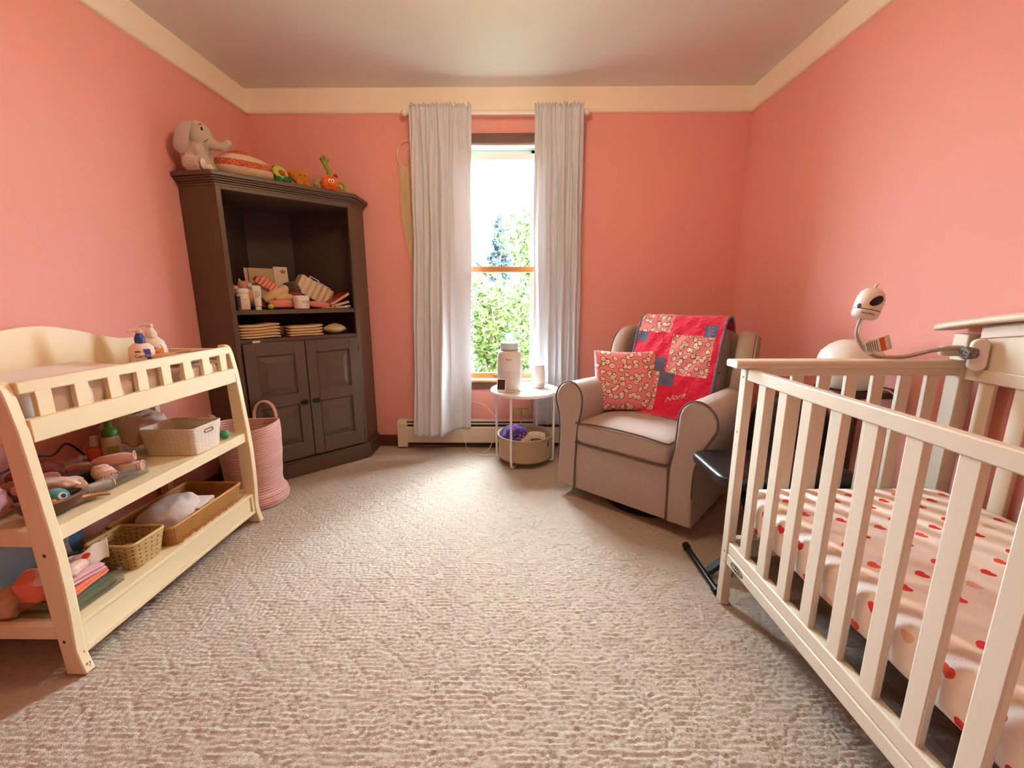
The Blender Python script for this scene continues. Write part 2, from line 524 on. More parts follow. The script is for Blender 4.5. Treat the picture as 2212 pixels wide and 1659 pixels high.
def sash(nm, y0, y1, z0, z1, rb, rt, m):
    mb = MB(); mb.box(WX0 + .012, gx0, y0, y1, z0, z1); mb.box(gx1, WX1 - .012, y0, y1, z0, z1)
    mb.box(gx0, gx1, y0, y1, z0, z0 + rb); mb.box(gx0, gx1, y0, y1, z1 - rt, z1)
    s = mb.build(nm, m, win, bevel=.003)
    g = MB(); g.box(gx0, gx1, (y0 + y1) / 2 - .002, (y0 + y1) / 2 + .002, z0 + rb, z1 - rt); g.build('pane', M['glass'], s, smooth=False)
    return s
lo = sash('lower_sash', YB + .02, YB + .052, .534, 1.353, .04, .036, M['oak'])
up = sash('upper_sash', YB + .060, YB + .092, 1.317, 2.117, .036, .038, M['white'])
b = MB()
for xx in (-.30, .085):
    pass
b.box(-.175, -.095, YB + .004, YB + .021, .547, .551); b.box(-.175, -.095, YB + .004, YB + .021, .558, .562); b.box(-.175, -.167, YB + .004, YB + .021, .547, .562)
b.box(-.103, -.095, YB + .004, YB + .021, .547, .562)
b.build('sash_lift', mat('pewter', (130, 128, 124), .4, metal=.6), lo)
b = MB(); b.box(-.135, -.085, YB + .024, YB + .05, 1.353, 1.359); b.lathe([(.008, 0), (.008, .008), (0, .008)], 12, (-.11, YB + .037, 1.359)); b.build('sash_lock', mat('bronze_lock', (70, 58, 48), .4, metal=.6), lo)
b = MB()   # outer storm window
b.box(WX0 + .012, gx0 + .010, YB + .10, YB + .125, .535, 2.15); b.box(gx1 - .034, WX1 - .012, YB + .10, YB + .125, .535, 2.15)
b.box(gx0, gx1, YB + .10, YB + .125, 2.118, 2.15); b.box(gx0, gx1, YB + .10, YB + .125, .535, .56)
b.build('storm_frame', mat('white_aluminium', (222, 234, 238), .4), win, bevel=.002)

# ------------------------------------------------------------------ outdoors
b = MB(); b.box(-14, 14, YB + .3, 40, -.62, -.6)
t = NT('lawn_grass'); t.color(t.mix(t.noise(3, 5).outputs['Fac'], srgb((92, 102, 84)), srgb((110, 118, 98)))); t.b.inputs['Roughness'].default_value = 1
o = struct(b.build('ground', t.m, smooth=False))

def leaf_mat(name, a, b_):
    t = NT(name); oi = t.n('NewGeometry')
    t.color(t.mix(oi.outputs['Random Per Island'], srgb(a), srgb(b_))); t.b.inputs['Roughness'].default_value = .7
    t.b.inputs['Specular IOR Level'].default_value = .15
    return t.m
LEAF1 = leaf_mat('spring_leaves', (42, 66, 26), (66, 84, 38)); LEAF2 = leaf_mat('shrub_leaves', (36, 60, 28), (60, 78, 42)); NEEDLE = leaf_mat('spruce_needles', (30, 46, 50), (50, 64, 68))
BARK = mat('grey_bark', (96, 84, 72), .9); TWIG = mat('pale_twigs', (120, 104, 88), .9)
def leaves(mb, pts, size, rnd):
    for p in pts:
        d = Vector((rnd.uniform(-1, 1), rnd.uniform(-1, 1), rnd.uniform(-1, 1))).normalized()
        e = d.orthogonal().normalized(); s = size * rnd.uniform(.6, 1.3)
        p = Vector(p)
        mb.add([p - d * s, p + e * s * .5, p + d * s, p - e * s * .5], [(0, 1, 2, 3)])
def shrub(name, label, loc, rx, ry, h, n, size, m, seed, stems=14, skip=0):
    rnd = random.Random(seed)
    root = thing(name, label, 'shrub', loc)
    lf = MB(); st = MB()
    ends = []
    for k in range(stems):
        a = rnd.uniform(0, 6.28); rr = rnd.uniform(.2, 1)
        tip = Vector((math.cos(a) * rx * rr, math.sin(a) * ry * rr, h * rnd.uniform(.72, 1.04)))
        base = Vector((math.cos(a) * rx * .15, math.sin(a) * ry * .15, 0))
        mid = base.lerp(tip, .5) + Vector((0, 0, h * .08))
        pts = spline([base, mid, tip], 5)
        st.tube(pts, [max(.004, .016 * (1 - i / len(pts))) for i in range(len(pts))], 5)
        for q in pts[3:]:
            ends.append(q)
            for _ in range(2):
                e = q + Vector((rnd.uniform(-.3, .3) * rx, rnd.uniform(-.3, .3) * ry, rnd.uniform(.05, .22) * h * .6))
                st.tube([q, e], [.006, .002], 4); ends.append(e)
    P = []
    while len(P) < n:
        q = rnd.choice(ends); P.append(q + Vector((rnd.gauss(0, .13) * rx, rnd.gauss(0, .13) * ry, rnd.gauss(0, .06) * h)))
    leaves(lf, P, size, rnd)
    st.build('stem', TWIG, root); lf.build('foliage', m, root, smooth=False)
    return root
shrub('flowering_shrub', 'big loose green shrub filling the lower half of the window', (-.15, 6.7, -.6), 1.15, .7, 1.72, 5200, .05, LEAF1, 1, 22)
shrub('leafy_shrub', 'green shrub behind the air purifier, nearest outside the glass', (.75, 4.75, -.6), .5, .4, 1.35, 2600, .045, LEAF2, 2, 16)
shrub('low_shrub', 'low green shrub outside the lower left corner of the window', (-1.15, 4.8, -.6), .5, .4, 1.2, 2200, .045, LEAF2, 3, 14)
shrub('tall_shrub', 'tall yellow-green shrub right of the spruce with upright twig tips', (1.25, 9.8, -.6), 1.30, .8, 3.05, 11000, .075, LEAF1, 4, 26)

# clipped hedge along the far side of the lawn
rnd = random.Random(21)
hg = thing('garden_hedge', 'long green hedge across the far side of the lawn outside', 'hedge', (0, 13.5, -.6))
b = MB()
lv = []
for k in range(9000):
    f = rnd.random()
    if f < .7: lv.append((rnd.uniform(-4, 4), -.45 + rnd.gauss(0, .06), rnd.uniform(.02, 2.0)))
    else: lv.append((rnd.uniform(-4, 4), rnd.uniform(-.45, .4), 2.0 + rnd.gauss(0, .07)))
leaves(b, lv, .085, rnd); b.build('foliage', LEAF2, hg, smooth=False)
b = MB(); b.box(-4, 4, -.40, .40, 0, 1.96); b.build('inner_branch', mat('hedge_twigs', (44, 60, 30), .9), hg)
# spruce
rnd = random.Random(11)
sp = thing('spruce_tree', 'blue-grey spruce tree rising behind the shrubs outside the window', 'tree', (-.96, 25, -.6))
b = MB(); b.tube([(0, 0, 0), (0, 0, 5.9)], [.14, .02], 8); b.build('trunk', BARK, sp)
b = MB(); lv = []
for k in range(150):
    z = 5.85 * (k / 150) ** .9 + .25; rad = 1.55 * (1 - (z / 6.25)) + .05
    a = rnd.uniform(0, 6.28); tip = Vector((math.cos(a) * rad, math.sin(a) * rad, z - rad * .12 + rnd.uniform(-.05, .05)))
    o = Vector((0, 0, z)); b.tube([o, o.lerp(tip, .6) + Vector((0, 0, .05)), tip], [.02, .012, .004], 4)
    for i in range(int(30 + 60 * rad)):
        f = rnd.uniform(.25, 1); lv.append(o.lerp(tip, f) + Vector((rnd.gauss(0, .07), rnd.gauss(0, .07), rnd.gauss(-.03, .05))))
b.build('branch', BARK, sp); f = MB(); leaves(f, lv, .11, rnd); f.build('needles', NEEDLE, sp, smooth=False)

# neighbour's gable
hs = thing('neighbor_house', 'pale clapboard house gable at the left edge of the window view', 'house', (-2.75, 15, -.6))
hs['kind'] = 'thing'
def siding():
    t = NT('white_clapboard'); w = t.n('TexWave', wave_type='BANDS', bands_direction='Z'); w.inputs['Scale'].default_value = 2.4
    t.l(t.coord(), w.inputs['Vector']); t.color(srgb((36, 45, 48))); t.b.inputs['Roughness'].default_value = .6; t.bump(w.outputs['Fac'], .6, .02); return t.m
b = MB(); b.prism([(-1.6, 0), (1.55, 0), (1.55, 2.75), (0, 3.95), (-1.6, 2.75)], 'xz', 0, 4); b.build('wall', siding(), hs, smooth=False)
b = MB()
for sg in (1, -1):
    b.prism([(0, 4.06), (0, 3.95), (1.9 * sg, 2.5), (1.9 * sg, 2.62)], 'xz', -.25, 4.2)
b.build('roof', mat('grey_shingles', (44, 50, 54), .9), hs, smooth=False)

# ------------------------------------------------------------------ curtains, rod, heater, outlet
rod = thing('curtain_rod', 'white curtain rod with ball ends across the top of the window', 'curtain rod', (0, 3.065, 2.322))
b = MB(); b.tube([(-.725, 0, 0), (.445, 0, 0)], .0125, 14); b.build('pole', M['rod'], rod)
for xx in (-.738, .458):
    b = MB(); b.ell((xx, 0, 0), (.021, .021, .021)); b.build('finial', M['rod'], rod)
for xx in (-.69, .41):
    b = MB(); b.box(xx - .006, xx + .006, 0, .068, -.008, .008); b.box(xx - .012, xx + .012, .066, .069, -.03, .03); b.build('bracket', M['rod'], rod)

def curtain(name, label, x_top, x_bot, hem, yfn, folds, seed):
    z_top, z_rod = 2.362, 2.322
    rnd = random.Random(seed)
    off = [rnd.uniform(0, 6.28) for _ in range(5)]
    def fn(u, v):
        # v: 0 at hem .. 1 at the top of the ruffle
        z = hem + (z_top - hem) * v
        w = min(1, max(0, (z - .2) / 2.1))
        x = (x_bot[0] + (x_bot[1] - x_bot[0]) * u) * (1 - w) + (x_top[0] + (x_top[1] - x_top[0]) * u) * w
        gather = min(1, max(0, (z - 1.75) / .5)) ** 2
        y = yfn(u, z)
        fld = 0
        for (fc, am, wd) in folds:
            d = (u - fc) / wd
            fld += am * math.exp(-d * d)
        y -= fld * 1.35 * (1 - .55 * gather)
        pocket = min(1, max(0, (z - 2.16) / .13))
        y = y * (1 - pocket) + (3.043 - .35 * fld) * pocket
        fine = math.sin(u * 74 + off[0] + 1.5 * math.sin(u * 9 + off[1])) * .009 + math.sin(u * 131 + off[2]) * .004
        y += fine * gather * (1 - .45 * pocket)
        y += .004 * math.sin(u * 23 + off[3] + z * 1.5) * (1 - gather)
        x += .003 * math.sin(z * 7 + u * 20 + off[4])
        if z > z_rod - .02:
            k = (z - z_rod + .02) / .06
            y += (math.sin(u * 150 + off[1]) * .020 + math.sin(u * 61 + off[3]) * .010) * max(0, k - .55) * 1.6; z += (.012 * math.sin(u * 88 + off[2]) + .006 * math.sin(u * 33)) * max(0, k - .4)
        elif z > z_rod - .05:
            pass
        return (x, y, z)
    mb = MB(); mb.grid(190, 90, fn)
    o = mb.build(name, M['curtain'], thick=.002, angle=180)
    return tag(o, label, 'curtain')
def y_left(u, z):
    lowk = min(1, max(0, (1.5 - z) / 1.3))
    front = 1 / (1 + math.exp((u - .63) * 26))
    return 3.063 - front * .135 * lowk + .012 * (1 - front) * lowk
curtain('curtain', 'grey linen curtain panel hanging left of the window, over the heater', (-.702, -.298), (-.742, -.342), .158, y_left,
        [(.10, .030, .045), (.22, .022, .03), (.34, .036, .055), (.52, .042, .06), (.66, .02, .03), (.03, .02, .02)], 1)
def y_right(u, z):
    return 3.070 + .022 * min(1, max(0, (1.5 - z) / 1.0))
curtain('curtain', 'grey linen curtain panel hanging right of the window, behind the round table', (.116, .436), (.126, .462), .20, y_right,
        [(.12, .018, .06), (.32, .035, .05), (.47, .02, .025), (.60, .040, .06), (.76, .03, .04), (.88, .038, .05), (.98, .02, .02)], 2)

ht = thing('baseboard_heater', 'cream baseboard heater under the window', 'heater', (0, YB, 0))
b = MB(); b.box(-.86, 1.0, -.05, -.004, .02, .205); b.build('core', M['black'], ht)
b = MB(); b.prism([(-.070, .047), (-.064, .047), (-.064, .160), (-.056, .170), (-.060, .172), (-.070, .162)], 'yz', -.84, 1.0); b.build('front_cover', M['offwhite'], ht, angle=25)
b = MB(); b.prism([(-.056, .188), (-.004, .213), (-.004, .217), (-.058, .194)], 'yz', -.84, 1.0); b.build('top_damper', M['offwhite'], ht)
for x0 in (-.908, .98):
    b = MB(); b.prism([(-.074, .012), (-.004, .012), (-.004, .220), (-.055, .216), (-.074, .196)], 'yz', x0, x0 + .073); b.build('end_cap', M['offwhite'], ht, bevel=.004)

ol = thing('power_outlet', 'beige wall outlet with two square halves below the window behind the round table', 'outlet', (.038, YB, .273))
for xx in (-.031, .031):
    b = MB(); b.box(xx - .029, xx + .029, -.02, 0, -.029, .029); b.build('cover', mat('beige_plastic', (206, 176, 120), .5), ol, bevel=.004)

def cord(name, label, pts, r, m, cat='cord', n=6):
    b = MB(); b.tube(spline(pts, 8), r, n); return tag(b.build(name, m), label, cat)
cord('power_cable', 'white cord dropping from the round table across the outlet', [(.06, 3.02, .50), (.09, 3.10, .42), (.102, 3.12, .28), (.04, 3.12, .22), (.035, 3.04, .17), (.06, 3.06, .10)], .0025, M['white'])
cord('white_cable', 'white cable running out from behind the left curtain to the fabric basket', [(-.345, 3.125, .36), (-.25, 3.10, .345), (-.18, 3.05, .29), (-.145, 3.0, .24), (-.17, 2.99, .12), (-.20, 2.99, .035), (-.25, 2.98, .006)], .0025, M['white'])
cord('thin_cable', 'thin white cable over the heater front trailing on the carpet', [(-.43, 3.068, .18), (-.40, 3.06, .10), (-.37, 3.03, .02), (-.33, 2.98, .005), (-.22, 2.93, .004), (-.12, 2.95, .004)], .0022, M['white'])

# macrame moon hanging behind the left curtain
mc = thing('macrame_hanging', 'cream macrame moon wall hanging half hidden by the left curtain', 'wall hanging', (-.735, YB - .012, 2.09))
ROPE = fabric('cotton_macrame_cord', (238, 216, 176), (222, 196, 152), scale=900)
b = MB(); b.tube([(.085 * math.cos(R(a)), 0, .09 * math.sin(R(a))) for a in range(0, 360, 10)], .0045, 8, closed=True); b.build('hoop', ROPE, mc)
b = MB(); b.tube([(.028 + .06 * math.cos(R(a)), 0, -.012 + .065 * math.sin(R(a))) for a in range(0, 360, 12)], .0038, 8, closed=True); b.build('inner_hoop', ROPE, mc)
b = MB(); b.tube([(0, 0, .09), (0, .004, .2)], .002, 6); b.build('hanging_loop', ROPE, mc)
b = MB()
rr = random.Random(5)
for i in range(30):
    xx = -.072 + i * .0052; top = -.085 * math.sqrt(max(0, 1 - (xx / .088) ** 2)) + .01
    end = -.40 - .42 * max(0, (xx + .072) / .08) ** .8 if xx < .01 else -.83
    pts = [(xx + rr.uniform(-.001, .001), -.004 + rr.uniform(-.003, .003), top + (end - top) * k / 8) for k in range(9)]
    b.tube(pts, .0024, 5)
    b.ell((xx, -.004, end), (.004, .004, .010), nu=8, nv=6)
b.build('fringe', ROPE, mc)
b = MB()
for zz in (-.13, -.20, -.27):
    b.tube([(.028 + .026 * math.cos(R(a)), -.009, zz + .03 * math.sin(R(a))) for a in range(0, 360, 20)], .0036, 6, closed=True)
    b.ell((.028, -.009, zz), (.012, .006, .014), nu=10, nv=8)
    for sg in (1, -1):
        b.tube([(.028 - .035 * sg, -.008, zz + .038), (.028 + .035 * sg, -.008, zz - .038)], .003, 6)
b.build('knotwork', ROPE, mc)

# lamp bowl on the ceiling, behind the camera
lf = thing('ceiling_lamp', 'frosted glass bowl ceiling lamp in the middle of the room', 'lamp', (LAMP[0], LAMP[1], H))
b = MB(); b.lathe([(.10, 0), (.10, -.03), (.03, -.045), (.012, -.05), (.012, -.30), (0, -.30)], 24); b.build('canopy', M['white'], lf)
b = MB(); b.lathe([(.015, -.32), (.10, -.30), (.15, -.265), (.175, -.22), (.172, -.22), (.146, -.262), (.098, -.295), (.012, -.315)], 32); 
t = NT('frosted_lamp_glass'); tr = t.n('BsdfTranslucent'); tr.inputs['Color'].default_value = (1, .9, .75, 1); tp = t.n('BsdfTransparent')
mx = t.n('MixShader'); mx.inputs[0].default_value = .6; t.l(tr.outputs[0], mx.inputs[1]); t.l(tp.outputs[0], mx.inputs[2]); t.l(mx.outputs[0], t.out.inputs['Surface'])
b.build('glass_bowl', t.m, lf)

# ------------------------------------------------------------------ changing table along the left wall
CTX0, CTX1, CTY0, CTY1 = -1.815, -1.33, 1.082, 2.018
ct = thing('changing_table', 'cream wooden changing table with curved legs and two shelves along the left wall', 'changing table', (-1.57, 1.55, 0))
def L(x, y, z): return (x + 1.57, y - 1.55, z)
def ctbox(mb, x0, x1, y0, y1, z0, z1): mb.box(x0 + 1.57, x1 + 1.57, y0 - 1.55, y1 - 1.55, z0, z1)
front = [(-1.322, 0), (-1.325, .012), (-1.333, .05), (-1.3385, .085), (-1.335, .14), (-1.331, .2), (-1.3285, .3), (-1.3285, .4), (-1.333, .5), (-1.338, .58), (-1.346, .70), (-1.352, .78), (-1.366, .87), (-1.372, .895), (-1.380, .911), (-1.392, .917)]
back = [(-1.420, .917), (-1.412, .85), (-1.403, .76), (-1.399, .64), (-1.395, .50), (-1.392, .3), (-1.390, .2), (-1.387, .13), (-1.383, 0)]
for y0 in (CTY0, CTY1 - .031):
    b = MB(); b.prism([(p[0] + 1.57, p[1]) for p in front + back], 'xz', y0 - 1.55, y0 + .031 - 1.55)
    leg = b.build('front_leg', M['cream'], ct, bevel=.004, angle=50)
    if y0 == CTY0:
        for (x, z, r) in ((-1.362, .408, .0055), (-1.366, .118, .0055)):
            b = MB(); b.add([L(x + r * math.cos(a * .785), y0 - .0006, z + r * math.sin(a * .785)) for a in range(8)], [tuple(range(8))])
            b.build('bolt', M['screw'], leg, smooth=False)
        for (y, z, sx, sz) in ((.016, .070, .002, .006), (.012, .028, .0035, .005), (.021, .026, .0025, .006), (.018, .018, .003, .002)):
            xx = -1.3335 + (.06 - z) * .12 + .0016
            b = MB(); b.add([L(xx + .0012, y0 + y - sx, z), L(xx + .0008, y0 + y, z + sz), L(xx + .0014, y0 + y + sx, z + .001), L(xx + .0022, y0 + y, z - sz)], [(0, 1, 2, 3)])
            b.build('paint_chip', M['chip'], leg, smooth=False)
for y0 in (CTY0, CTY1 - .031):
    b = MB(); ctbox(b, CTX0, CTX0 + .045, y0, y0 + .031, 0, .955); b.build('rear_leg', M['cream'], ct, bevel=.004)
for y0 in (CTY0 + .004, CTY1 - .027):
    b = MB(); ctbox(b, CTX0 + .045, -1.40, y0, y0 + .022, .742, .90); b.build('side_panel', M['cream'], ct, bevel=.003)
    b = MB(); ctbox(b, CTX0 + .045, -1.39, y0, y0 + .022, .432, .480); b.build('side_rail', M['cream'], ct, bevel=.003)
    b = MB(); ctbox(b, CTX0 + .045, -1.385, y0, y0 + .022, .122, .168); b.build('side_rail', M['cream'], ct, bevel=.003)
ya, yb = CTY0 + .031, CTY1 - .031
b = MB(); ctbox(b, -1.385, -1.362, ya, yb, .876, .911); b.build('guard_rail', M['cream'], ct, bevel=.004)
b = MB(); ctbox(b, -1.375, -1.350, ya, yb, .738, .806); b.build('front_rail', M['cream'], ct, bevel=.004)
for k in range(8):
    yc = ya + .062 + k * .1085
    b = MB(); ctbox(b, -1.378, -1.362, yc - .022, yc + .022, .80, .88); b.build('guard_slat', M['cream'], ct, bevel=.002)
b = MB(); ctbox(b, CTX0 + .02, -1.375, CTY0 + .02, CTY1 - .02, .735, .749); b.build('tray', M['cream'], ct)
b = MB(); ctbox(b, CTX0 + .03, -1.352, CTY0 + .015, CTY1 - .015, .460, .478); ctbox(b, -1.362, -1.342, ya, yb, .436, .481); b.build('shelf', M['cream'], ct, bevel=.002)
b = MB(); ctbox(b, CTX0 + .03, -1.36, CTY0 + .015, CTY1 - .015, .140, .156); b.build('shelf', M['cream'], ct, bevel=.002)
b = MB(); ctbox(b, -1.368, -1.350, ya, yb, .052, .158)
ctbox(b, -1.352, -1.342, ya, yb, .146, .158); ctbox(b, -1.352, -1.342, ya, yb, .052, .068)
ctbox(b, -1.352, -1.342, ya, ya + .018, .066, .148); ctbox(b, -1.352, -1.342, yb - .018, yb, .066, .148)
b.build('apron', M['cream'], ct, bevel=.002)
b = MB()   # arched back board
top = []
n = 28
for k in range(n + 1):
    y = CTY0 + .031 + (CTY1 - CTY0 - .062) * k / n
    d = abs(y - 1.55)
    z = .957 if d > .385 else .957 + .078 * (.5 + .5 * math.cos(math.pi * d / .385)) ** .85
    top.append((y - 1.55, z))
b.prism([(ya - 1.55, .74)] + top + [(yb - 1.55, .74)], 'yz', CTX0 + .005 + 1.57, CTX0 + .025 + 1.57)
b.build('back_board', M['cream'], ct, bevel=.003, angle=60)

# contoured pad in the tray
PAD = fabric('white_pad_cover', (246, 240, 234), (238, 230, 224), scale=500, bump=.2)
def sq(u, v):
    # square to soft-cornered rectangle
    a, c = u * 2 - 1, v * 2 - 1
    k = 1 - .085 * (a * a * c * c) ** 2
    return (-1.5875 + .1985 * a * k, 1.405 + .285 * c * k)
def pad_fn(u, v):
    x, y = sq(u, v)
    e = max(abs(u - .5) * 2, 0)
    z = .868 + .030 * e ** 3 + .016 * (abs(v - .5) * 2) ** 6 * (1 - e ** 4)
    edge = min(u, 1 - u) * .385; ev = min(v, 1 - v) * .56
    ed = min(edge, ev)
    if ed < .03: z -= .03 * (1 - math.sqrt(max(0, 1 - (1 - ed / .03) ** 2)))
    return (x, y, z)
b = MB(); b.grid(36, 48, pad_fn)
nu, nv = 36, 48
rim = [pad_fn(k / nu, 0) for k in range(nu)] + [pad_fn(1, k / nv) for k in range(nv)] + [pad_fn(1 - k / nu, 1) for k in range(nu)] + [pad_fn(0, 1 - k / nv) for k in range(nv)]
rows = []
for j in range(7):
    f = j / 6; row = []
    for i, p in enumerate(rim):
        z = p[2] + (.751 - p[2]) * f
        w = .006 * nz3((p[0], p[1], z), 38, 3) * math.sin(math.pi * f)
        dx = p[0] + 1.5875; dy = p[1] - 1.402
        row.append((p[0] + (w if abs(dx) > .19 else 0), p[1] + (w if abs(dy) > .27 else 0), z))
    rows.append(row)
m_ = len(rim); vs_ = [q for r_ in rows for q in r_]
b.add(vs_, [(j * m_ + i, j * m_ + (i + 1) % m_, (j + 1) * m_ + (i + 1) % m_, (j + 1) * m_ + i) for j in range(6) for i in range(m_)])
b.add(rows[-1], [tuple(range(m_))])
tag(b.build('changing_pad', PAD, angle=60), 'padded white changing pad lying in the top of the changing table', 'changing pad')

def pump_bottle(name, label, loc, rotz, body_prof, body_m, cap_m, cap_z, cap_r, pump_h, pump_m, sx=1, sy=1):
    root = thing(name, label, 'bottle', loc, rotz)
    b = MB(); b.lathe(body_prof, 32, sx=sx, sy=sy); b.build('body', body_m, root, angle=50)
    b = MB(); b.lathe([(cap_r, cap_z), (cap_r, cap_z + .022), (cap_r * .9, cap_z + .026), (cap_r * .42, cap_z + .045), (cap_r * .3, cap_z + .047), (cap_r * .3, cap_z + pump_h)], 24)
    b.build('cap', cap_m, root, angle=50)
    zt = cap_z + pump_h
    b = MB(); b.lathe([(.009, zt - .004), (.012, zt), (.012, zt + .010), (.007, zt + .014), (0, zt + .014)], 16)
    b.tube([(0, 0, zt + .008), (-.022, 0, zt + .009), (-.036, 0, zt + .004)], [.0075, .0065, .005], 10); b.build('pump_nozzle', pump_m, root)
    return root
LOT = mat('peach_white_plastic', (238, 214, 196), .4, .01); BLUE = mat('deep_blue_plastic', (56, 62, 140), .4, .02)
lot = pump_bottle('lotion_bottle', 'white pump bottle with blue collar and blue label stripe on the changing table', (-1.585, 1.765, .750), R(62),
    [(.030, 0), (.036, .004), (.0375, .06), (.037, .166), (.034, .184), (.022, .198), (.016, .202)], LOT, BLUE, .200, .018, .046, LOT, sx=1.22, sy=.72)
b = MB()
def onlot(x, z): 
    a = x / (.037 * 1.22); a = max(-1.2, min(1.2, a))
    return (.0376 * 1.22 * math.sin(a), -.0382 * .72 * math.cos(a), z)
def poly_on(mb, pts, fn, n=8):
    """quad strip label between two x(z) edges"""
    z0, z1, xa0, xa1, xb0, xb1 = pts
    mb.grid(n, n, lambda u, v: fn((xa0 + (xa1 - xa0) * v) * (1 - u) + (xb0 + (xb1 - xb0) * v) * u, z0 + (z1 - z0) * v))
poly_on(b, (.101, .176, .014, -.006, .026, .020), onlot); b.build('label_stripe', BLUE, lot)
b = MB(); poly_on(b, (.163, .170, -.034, -.034, -.014, -.014), onlot); b.build('label_bar', mat('maroon_ink', (110, 40, 44), .6), lot)
INK = mat('dark_ink', (40, 34, 48), .6)
def text_fn(name, body, size, m, parent, fn, cx, cz, extrude=.0002):
    v, f = text_geo(body, size, extrude); mb = MB()
    mb.add([tuple(Vector(fn(cx + p[0], cz + p[1])) + Vector((0, -p[2] * 1.0 - .0004, 0))) for p in v], f); return mb.build(name, m, parent, smooth=False)
text_fn('lettering', 'Cera', .020, INK, lot, onlot, -.017, .147)
text_fn('lettering', 'Ve', .020, M['white'], lot, onlot, .0125, .147)
text_fn('lettering', 'BABY LOTION', .0055, INK, lot, onlot, -.016, .130)

WASH = mat('translucent_white_plastic', (238, 226, 210), .35, .01)
bw = pump_bottle('baby_wash_bottle', 'rounded cream pump bottle with a round orange label on the changing table', (-1.655, 1.905, .750), R(50),
    [(.036, 0), (.046, .006), (.052, .06), (.053, .140), (.050, .168), (.042, .193), (.028, .208), (.019, .214)], WASH, WASH, .212, .021, .048, WASH, sy=.7)
def onwash(x, z):
    a = x / .052
    r = .0536 if z < .150 else .0536 - (z - .150) * .22 - max(0, z - .172) * .25
    return (r * math.sin(a), -r * .7 * math.cos(a), z)
b = MB(); b.add([onwash(0, .160)] + [onwash(.034 * math.cos(R(a)), .160 + .034 * math.sin(R(a))) for a in range(0, 360, 15)], [(0, k + 1, (k + 1) % 24 + 1) for k in range(24)])
for i, p in enumerate(b.v): b.v[i] = (p[0] * 1.012, p[1] - .0012, p[2])
b.build('round_label', mat('amber_label', (240, 160, 36), .5), bw, smooth=False)
RED = mat('red_ink', (200, 52, 30), .6)
text_fn('lettering', "Burt's", .019, RED, bw, lambda x, z: tuple(Vector(onwash(x, z)) + Vector((0, -.0016, 0))), 0, .163)
text_fn('lettering', 'Bees', .017, RED, bw, lambda x, z: tuple(Vector(onwash(x, z)) + Vector((0, -.0016, 0))), 0, .147)

# soft packs
def soft_pack(name, label, cat, c, r, m, rotz=0, rot=None, e=.35, amp=.006, seed=0, group=None, s=22):
    b = MB(); b.ell((0, 0, 0), r, e1=e + .15, e2=e, nu=40, nv=20, disp=lambda p: p * (1 + amp / max(r) * 2 * nz3(p, s, seed)))
    return tag(b.build(name, m, angle=180), label, cat, group, loc=c, rotz=rotz, rot=rot)
PACK = mat('peach_film_pack', (226, 178, 150), .4, .06, 20, bump=.1, bscale=60)
wp = soft_pack('wipes_pack', 'peach-coloured pack of wipes lying at the far end of the changing table top', 'wipes pack', (-1.470, 1.86, .880), (.072, .115, .024), PACK, e=.28, seed=4)
text('lettering', 'SENSITIVE', .018, INK, wp, None, xf=Matrix.Translation((.012, -.03, .0252)) @ Matrix.Rotation(R(90), 4, 'Z'))
text('lettering', 'baby wipes', .022, INK, wp, None, xf=Matrix.Translation((.044, -.02, .0252)) @ Matrix.Rotation(R(90), 4, 'Z'))

soft_pack('folded_towel', 'white folded towel behind the far slats under the wipes pack', 'towel', (-1.460, 1.845, .803), (.076, .130, .053), PAD, e=.3, seed=14, amp=.010, s=30)
# --- middle shelf
MS = .480
WB = weave_mat('white_plastic_basketweave', (238, 226, 204), (230, 216, 192), (26, 60), .5, .5, .003, uv=True, mortar=.05, dark=.8)
def basket_rect(name, label, x0, x1, y0, y1, z0, h, flare, m, wall=.006, rimr=.004, group=None, cat='basket', holes=False, rimm=None, rows=18):
    cx, cy = (x0 + x1) / 2, (y0 + y1) / 2
    root = thing(name, label, cat, (cx, cy, z0), 0, group)
    hx, hy = (x1 - x0) / 2, (y1 - y0) / 2
    def ring(f, ins=0):
        ex = flare * f
        return rounded_rect(-hx - ex + ins, hx + ex - ins, -hy - ex + ins, hy + ex - ins, max(.008, .02 - ins), 4)
    n = len(ring(0))
    per = [0]
    r0 = ring(0)
    for i in range(n): per.append(per[-1] + math.dist(r0[i], r0[(i + 1) % n]))
    b = MB()
    for ins in (0, wall):
        base = len(b.v); vs = []
        for j in range(rows + 1):
            f = j / rows; 
            for p in ring(f, ins): vs.append((p[0], p[1], .004 + (h - .004) * f if ins else h * f))
        o = len(b.f)
        b.add(vs, [(j * n + i, j * n + (i + 1) % n, (j + 1) * n + (i + 1) % n, (j + 1) * n + i) for j in range(rows) for i in range(n)])
        for j in range(rows):
            for i in range(n):
                b.uv[o + j * n + i] = [(per[i], h * j / rows), (per[i + 1], h * j / rows), (per[i + 1], h * (j + 1) / rows), (per[i], h * (j + 1) / rows)]
    b.add([(p[0], p[1], 0) for p in ring(0)], [tuple(range(n))]); b.add([(p[0], p[1], .004) for p in ring(0, wall)], [tuple(range(n))])
    b.build('body', m, root, angle=60)
    b = MB(); b.tube([(p[0], p[1], h) for p in ring(1, wall / 2)], rimr, 8, closed=True); b.build('rim', rimm or m, root)
    return root
wb = basket_rect('storage_basket', 'white plastic basket with embossed weave on the middle shelf', -1.575, -1.362, 1.684, 1.846, MS, .115, .012, WB, rimr=.0035, rimm=M['offwhite'])
HOLE = mat('shadowed_slot', (120, 100, 78), .8)
b = MB(); pts = []
for sg in (1, -1):
    for k in range(7):
        a = R(-90 + 180 * k / 6) if sg > 0 else R(90 + 180 * k / 6)
        pts.append((sg * .018 + .007 * math.cos(a), .007 * math.sin(a)))
